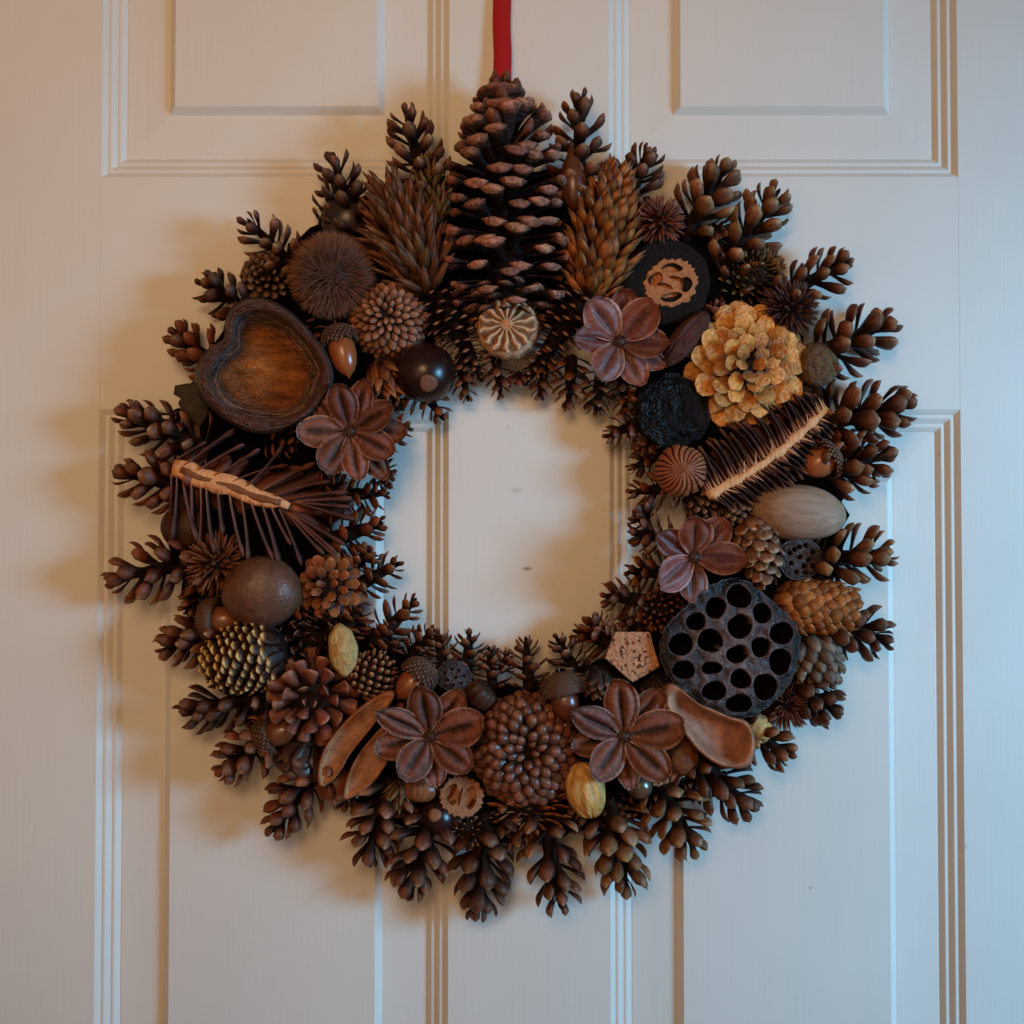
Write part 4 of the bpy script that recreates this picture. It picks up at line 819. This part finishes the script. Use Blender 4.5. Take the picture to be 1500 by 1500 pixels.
# walnut slices
def walnut(c, r, h, ring_r, rot, label, big=True, tx=0, ty=0):
    M = face_frame(L(*c, h - 8), tx, ty, rot)
    a = bpy.data.objects.new('walnut_slice', None); COL.objects.link(a); a.parent = wreath; a.matrix_local = M; a['label'] = label
    k = ring_r[0] / 38
    out = []; N = 64
    for i in range(N):
        t = 2 * pi * i / N; q = 1 + random.uniform(-.05, .1); out.append((ring_r[0] * q * cos(t), ring_r[1] * q * sin(t)))
    def bean(cx, cy, rx, ry, ro): return circ(cx * k, cy * k, rx * k, ry * k, n=18, rot=ro, wob=.1)
    if big: H = [bean(-18, 12.5, 11, 9.5, .9), bean(9, 19, 15, 7, -.3), bean(19, -10, 10, 9.5, .9), bean(-7, -19, 15, 7, -.3), bean(-9, -1, 11, 3.4, -.65), bean(10, 2, 10, 3.2, -.65)]
    else: H = [bean(-17, 1, 11, 21, .1), bean(15, 1, 12, 21, -.15), bean(-2, 1, 2.6, 18, 0)]
    V, F, U, fl = holed(out, H, rimw=1.2, rimh=.8, depth=9, dome=1, thick=14, taper=1, grid=4, edge=1.5, rough=.35)
    s = link('shell', mesh('shell', V, F, U, None, 'walnut_shell' if big else 'walnut_pale', smooth=False), a, Matrix.Translation((3 * k if big else 0, -4 * k if big else 0, 2)))
    # dark floor pieces for the cavities
    V, F, U = lathe([(.1, -6.2), (ring_r[1] * .9, -6.2), (ring_r[1] * .9, -9), (.1, -9)], 24); link('kernel_membrane', mesh('kernel_membrane', V, F, U, None, 'walnut_inside'), a)
    prof = [(ring_r[1] * .7, -3), (ring_r[1] * .9, .5), (r * .86, 1.5), (r * .97, -2), (r, -10), (r * .9, -26), (r * .5, -40), (.1, -44)] if r > ring_r[0] * 1.1 else [(ring_r[1] * .8, -6), (r, -3), (r, -14), (r * .8, -26), (r * .4, -34), (.1, -36)]
    V, F, U = lathe(prof, 48, lambda t, s_, rr, z: 1 + .015 * sin(5 * t + 1) + .01 * sin(11 * t)); V = np.array(V); me = mesh('hull', V, F[:-2], U, None, 'walnut_hull'); me.flip_normals()
    link('hull', me, a)
walnut((978, 412), 62, 84, (38, 33), 22, 'large dark walnut slice showing its orange shell and chambers, upper right')
walnut((676, 1167), 32, 78, (30, 28), -12, 'small pale rimmed walnut half with two hollows, near the bottom', big=False)

# five sided wooden slices
def wood_slice(c, pts, h, label, tx=0, ty=0):
    P0 = L(*c, h); loc = lambda x, y: tuple((L(x, y, h) - P0)[i] for i in (0, 2)); O = resample(pts, 70, smooth=0)
    O = [loc(*p) for p in O]; r = np.abs(np.array(O)).max()
    H = [circ(.45 * r * cos(a), .45 * r * sin(a), 2.4, 1.7, n=9, rot=a) for a in [R(90 + 72 * k) for k in range(5)]]
    V, F, U, _ = holed(O, H, rimw=1.5, rimh=.5, depth=6, dome=1.5, thick=16, taper=.9, grid=3.2, edge=1.5, rough=.9)
    link('wooden_slice', mesh('wooden_slice', V, F, U, None, 'porous_wood', smooth=False), wreath, face_frame(P0, tx, ty), label)
wood_slice((927, 960), Z3([(135, 475), (300, 475), (322, 560), (350, 640), (215, 718), (85, 600), (105, 545)]), 84, 'larger five sided porous wooden slice left of the large lotus pod')
wood_slice((973, 1135), [(950, 1136), (985, 1118), (1000, 1122), (1004, 1138), (966, 1152), (958, 1150)], 62, 'smaller pale porous wooden slice under the lower right flower shaped pod')

# poppy head with a rayed disc
def poppy():
    M = face_frame(L(745, 483, 62), -4, 4); a = bpy.data.objects.new('poppy_head', None); COL.objects.link(a); a.parent = wreath; a.matrix_local = M
    a['label'] = 'pale poppy head with a rayed star disc under the largest pine cone'
    V, F, U = lathe([(.1, -34), (20, -32), (38, -16), (44, 2), (42, 18), (34, 28), (.1, 30)], 56, lambda t, s, r, z: 1 + .025 * sin(14 * t)); link('capsule', mesh('capsule', V, F, U, None, 'poppy_pod'), a)
    n = 14; V = []; F = []; U = []; nr = 16; na = n * 12
    for i in range(nr + 1):
        r = 2 + 38 * i / nr
        for j in range(na):
            t = 2 * pi * j / na; w_ = abs(((j % 12) - 5.5) / 6); w_ = abs((((j % 12) + 1.6 * sin(i * .8 + (j // 12) * 2.3) * i / nr - 5.5) / 6)); ray = math.exp(-((w_) / (.52 - .2 * i / nr)) ** 2) * random.uniform(.75, 1.05)
            edge = .93 + .09 * (1 - w_) if i == nr else 1
            hgt = 30.5 + ray * 5.0 - 3.0 * (i / nr) ** 2 + .5 * sin(9 * t + i)
            V.append((r * edge * cos(t), r * edge * sin(t), hgt)); U.append((j / na, max(ray, .95 if i < 3 else 0)))
    for i in range(nr):
        for j in range(na): q = i * na + j; b = i * na + (j + 1) % na; F.append((q, b, b + na, q + na))
    F.append(tuple(range(na - 1, -1, -1)))
    b0 = len(V)
    for j in range(na): t = 2 * pi * j / na; V.append((37 * cos(t), 37 * sin(t), 24)); U.append((0, .2))
    for j in range(na): q = nr * na + j; p = nr * na + (j + 1) % na; F.append((q, p, b0 + (j + 1) % na, b0 + j))
    link('star_disc', mesh('star_disc', V, F, U, None, 'poppy_disc'), a)
    ms = []
    for i in range(110):
        t = i * GA; r = random.uniform(30, 42); d = Vector((cos(t), sin(t), random.uniform(-.6, .5))).normalized(); x = d.cross(Vector((0, 0, 1))).normalized(); s = random.uniform(7, 15)
        ms.append(basis(x, d, x.cross(d), (cos(t) * r, sin(t) * r, random.uniform(4, 22))) @ Matrix.Diagonal((s * .6, s, s * .6, 1)))
    place(a, pieces('spike', 'fringe', 3), ms, 'frayed_collar', True)
poppy()

# wrinkled round fruit: deep wavy furrows from a centre
def wrinkled():
    M = face_frame(L(997, 690, 78), 0, 0, 20); seg, n = 260, 60; V = []; F = []; U = []
    for i in range(n + 1):
        b = pi * i / n * .62
        for j in range(seg):
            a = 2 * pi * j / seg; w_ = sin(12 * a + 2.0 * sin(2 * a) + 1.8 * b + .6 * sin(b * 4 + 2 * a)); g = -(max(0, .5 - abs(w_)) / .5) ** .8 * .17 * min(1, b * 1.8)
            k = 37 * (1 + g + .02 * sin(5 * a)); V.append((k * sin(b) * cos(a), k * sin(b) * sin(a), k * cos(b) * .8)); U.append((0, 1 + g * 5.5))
    for i in range(n):
        for j in range(seg): q = i * seg + j; p = i * seg + (j + 1) % seg; F.append((q, q + seg, p + seg, p))
    F.append(tuple(n * seg + j for j in range(seg)))
    link('seed_pod', mesh('seed_pod', V, F, U, None, 'cypress'), wreath, M, 'rust coloured wrinkled ball right of the hole, above the six lobed pod')
wrinkled()

# dark leaf behind the heart
def leaf():
    out = [(258, 565), (275, 562), (300, 560), (325, 575), (320, 610), (300, 635), (285, 620), (268, 605), (262, 590), (266, 584), (256, 578)]
    P0 = L(290, 595, 46); V, F, U, _ = holed([tuple((L(x, y, 46) - P0)[i] for i in (0, 2)) for x, y in out], [], rimw=0, dome=5, thick=2, taper=.97, edge=1, rough=.5)
    link('leaf', mesh('leaf', V, F, U, None, 'dark_leaf'), wreath, face_frame(P0, 10, -6), 'dark dry leaf sticking out left of the heart shaped pod')
leaf()

# ------------------------------------------------------------------ cones cut lengthwise
def rod(P, rad, m, name, parent, label=None, seg=10, rag=.12, flat_=.6):
    """a ragged rod through local points P with radii rad"""
    V = []; F = []; U = []; n = len(P)
    for i, (p, r) in enumerate(zip(P, rad)):
        t = (P[min(i + 1, n - 1)] - P[max(i - 1, 0)]).normalized(); y = Vector((0, -1, 0)); y = (y - t * y.dot(t)).normalized(); x = t.cross(y)
        for j in range(seg):
            a = 2 * pi * j / seg; k = r * (1 + random.uniform(-rag, rag)); V.append(tuple(p + x * cos(a) * k + y * sin(a) * k * flat_)); U.append((j / seg, i / n))
    for i in range(n - 1):
        for j in range(seg): a = i * seg + j; b = i * seg + (j + 1) % seg; F.append((a, a + seg, b + seg, b))
    F.append(tuple(range(seg))); F.append(tuple((n - 1) * seg + j for j in range(seg))[::-1])
    return link(name, mesh(name, V, F, U, None, m), parent, None, label)
def strap(p0, d, ln, w0, w1, bend, thick, m, parent, knob=1.3, name='scale'):
    """one long scale seen on its cut edge: from p0 along d, bending by bend degrees"""
    V = []; F = []; U = []; n = 9; p = Vector(p0); d = Vector(d).normalized(); out = Vector((0, -1, 0))
    for i in range(n + 1):
        t = i / n; x = d.cross(out).normalized(); y = x.cross(d)
        wd = lerp(w0, w1, t ** .7) * (1 + (knob - 1) * math.exp(-((t - .93) / .09) ** 2)); th = thick * (1 + .4 * t)
        if i == n: wd *= .4
        for (a, b) in ((-1, -1), (-1, .3), (-.3, 1), (.3, 1), (1, .3), (1, -1)):
            V.append(tuple(p + x * a * wd + y * b * th)); U.append((.5, t))
        d = (Matrix.Rotation(R(bend) / n * (1 + .8 * sin(i * 1.3)), 3, out) @ d).normalized(); p = p + d * ln / n
    for i in range(n):
        for j in range(6): a = i * 6 + j; b = i * 6 + (j + 1) % 6; F.append((a, b, b + 6, a + 6))
    F.append(tuple(range(6))[::-1]); F.append(tuple(n * 6 + j for j in range(6)))
    me = mesh(name, V, F, U, None, m); link(name, me, parent)
def left_split():
    a0, a1 = (254, 686), (424, 742); P0 = L(*a0, 82); P1 = L(*a1, 82)
    a = bpy.data.objects.new('split_pine_cone', None); COL.objects.link(a); a.parent = wreath; a['label'] = 'large pine cone cut lengthwise, long scales fanned like ribs, at the left'
    a.matrix_local = Matrix.Translation(P0); v = P1 - P0; t = v.normalized(); up = Vector((0, -1, 0)).cross(t) ; up = up if up.z > 0 else -up
    n = 14; pts = [v * (k / n) + Vector((0, 0, 1.5 * sin(k * 1.1))) for k in range(n + 1)]
    rod(pts, [11 + 3 * sin(pi * min(1, .15 + k / n)) if k < n - 1 else 6 for k in range(n + 1)], 'spine_wood', 'spine', a, rag=.22, flat_=.5, seg=14)
    rod([p + Vector((0, -6.2, 0)) for p in pts[1:-1]], [4.4 + 1.0 * sin(k * 2.1) for k in range(n - 1)], 'spine_pith', 'pith', a, rag=.15, flat_=.35)
    # (position along spine, side, length, lean toward tip in degrees, bend)
    S_ = [(-.02, 1, 60, 36, -8), (.08, 1, 84, 32, -6), (.2, 1, 74, 36, -10), (.34, 1, 72, 44, 6), (.5, 1, 86, 40, -26), (.62, 1, 84, 30, 14), (.74, 1, 92, 38, -10), (.86, 1, 78, 48, -16), (.96, 1, 84, 58, -12), (1.06, 1, 90, 66, -4), (1.1, 1, 80, 78, 2),
          (.0, -1, 60, 20, 6), (.05, -1, 88, 20, 10), (.1, -1, 92, 24, -14), (.17, -1, 70, 22, 8), (.25, -1, 90, 24, 14), (.3, -1, 104, 20, -10), (.4, -1, 60, 22, -4), (.5, -1, 98, 24, -12), (.6, -1, 92, 30, 12), (.68, -1, 98, 34, -10), (.78, -1, 94, 38, 8), (.86, -1, 60, 40, -10), (.93, -1, 90, 44, 8), (1.0, -1, 86, 52, -12), (1.06, -1, 84, 60, -8), (1.1, -1, 80, 70, 6), (1.12, -1, 86, 80, 4), (1.14, 1, 90, 88, 0)]
    for k, (s, sd, ln, lean, bend) in enumerate(S_):
        q = v * min(s, 1.02) + up * sd * 8; d = up * sd * cos(R(lean)) + t * sin(R(lean)) + Vector((0, random.uniform(-.05, .12), 0))
        strap(q, d, ln * random.uniform(.9, 1.05), 1.1, random.uniform(2.2, 3.4), bend * sd * .9, 6, 'slice_scale', a, 1.6)
    for k in range(34):   # deeper scales behind the cut
        s = random.uniform(-.02, 1.15); sd = random.choice((1, -1)); d = up * sd * cos(R(lerp(-10, 70, s))) + t * sin(R(lerp(-10, 70, s))) + Vector((0, random.uniform(.25, .8), 0))
        strap(v * min(s, 1.02) + Vector((0, 10, 0)), d, random.uniform(72, 96), 5, 10, random.uniform(-10, 10), 2.5, 'slice_scale', a, 1.2)
left_split()
def right_split():
    a0, a1 = (1036, 726), (1212, 598); P0 = L(*a0, 84); P1 = L(*a1, 76)
    a = bpy.data.objects.new('split_pine_cone', None); COL.objects.link(a); a.parent = wreath; a['label'] = 'narrow pine cone cut lengthwise showing its pale core, at the right'
    a.matrix_local = Matrix.Translation(P0); v = P1 - P0; t = v.normalized(); up = Vector((0, -1, 0)).cross(t); up = up if up.z > 0 else -up
    n = 22; bow = lambda s: up * (-10 * sin(pi * s))
    pts = [v * (k / n) + bow(k / n) for k in range(n + 1)]
    rod(pts, [6.5 + 1.5 * sin(k * 1.7) if k < n - 2 else 4 for k in range(n + 1)], 'spine_wood', 'spine', a, rag=.35)
    ms = []
    for k in range(40):           # frayed stubs along the cut core
        s_ = random.random(); sd = random.choice((1, -1)); d = (up * sd + t * random.uniform(0, .9) + Vector((0, random.uniform(-.4, .1), 0))).normalized(); y_ = Vector((0, -1, 0)); y_ = (y_ - d * y_.dot(d)).normalized(); q = random.uniform(9, 20)
        ms.append(basis(d.cross(y_), d, y_, v * s_ + bow(s_) + up * sd * 4 + Vector((0, -2, 0))) @ Matrix.Diagonal((q * .8, q, q * .6, 1)))
    place(a, pieces('spike', 'spine_wood', 3), ms, 'frayed_stubs', True)
    N = 34
    for k in range(N):
        s = (k + .5) / N
        for sd in (1, -1):
            ln = (66 if sd > 0 else 46) * (sin(pi * min(1, .22 + s * .72)) ** .6) * random.uniform(.85, 1.1)
            lean = random.uniform(8, 24) if sd > 0 else random.uniform(20, 38)
            d = up * sd * cos(R(lean)) + t * sin(R(lean)) + Vector((0, random.uniform(-.02, .3), 0))
            strap(v * s + bow(s) + up * sd * 5, d, ln, 2.6 if k % 3 == 0 else 1.4, 2.0, random.uniform(10, 34) * sd, 4, 'slice_thin', a, 1.5)
    for k in range(90):
        s = random.random(); sd = random.choice((1, 1, -1)); lean = random.uniform(0, 40)
        d = up * sd * cos(R(lean)) + t * sin(R(lean)) + Vector((0, random.uniform(.25, 1.1), 0))
        strap(v * s + bow(s) + Vector((0, 8, 0)), d, (62 if sd > 0 else 46) * random.uniform(.7, 1), 3, 6, random.uniform(-10, 24) * sd, 2, 'slice_thin', a, 1.3)
right_split()
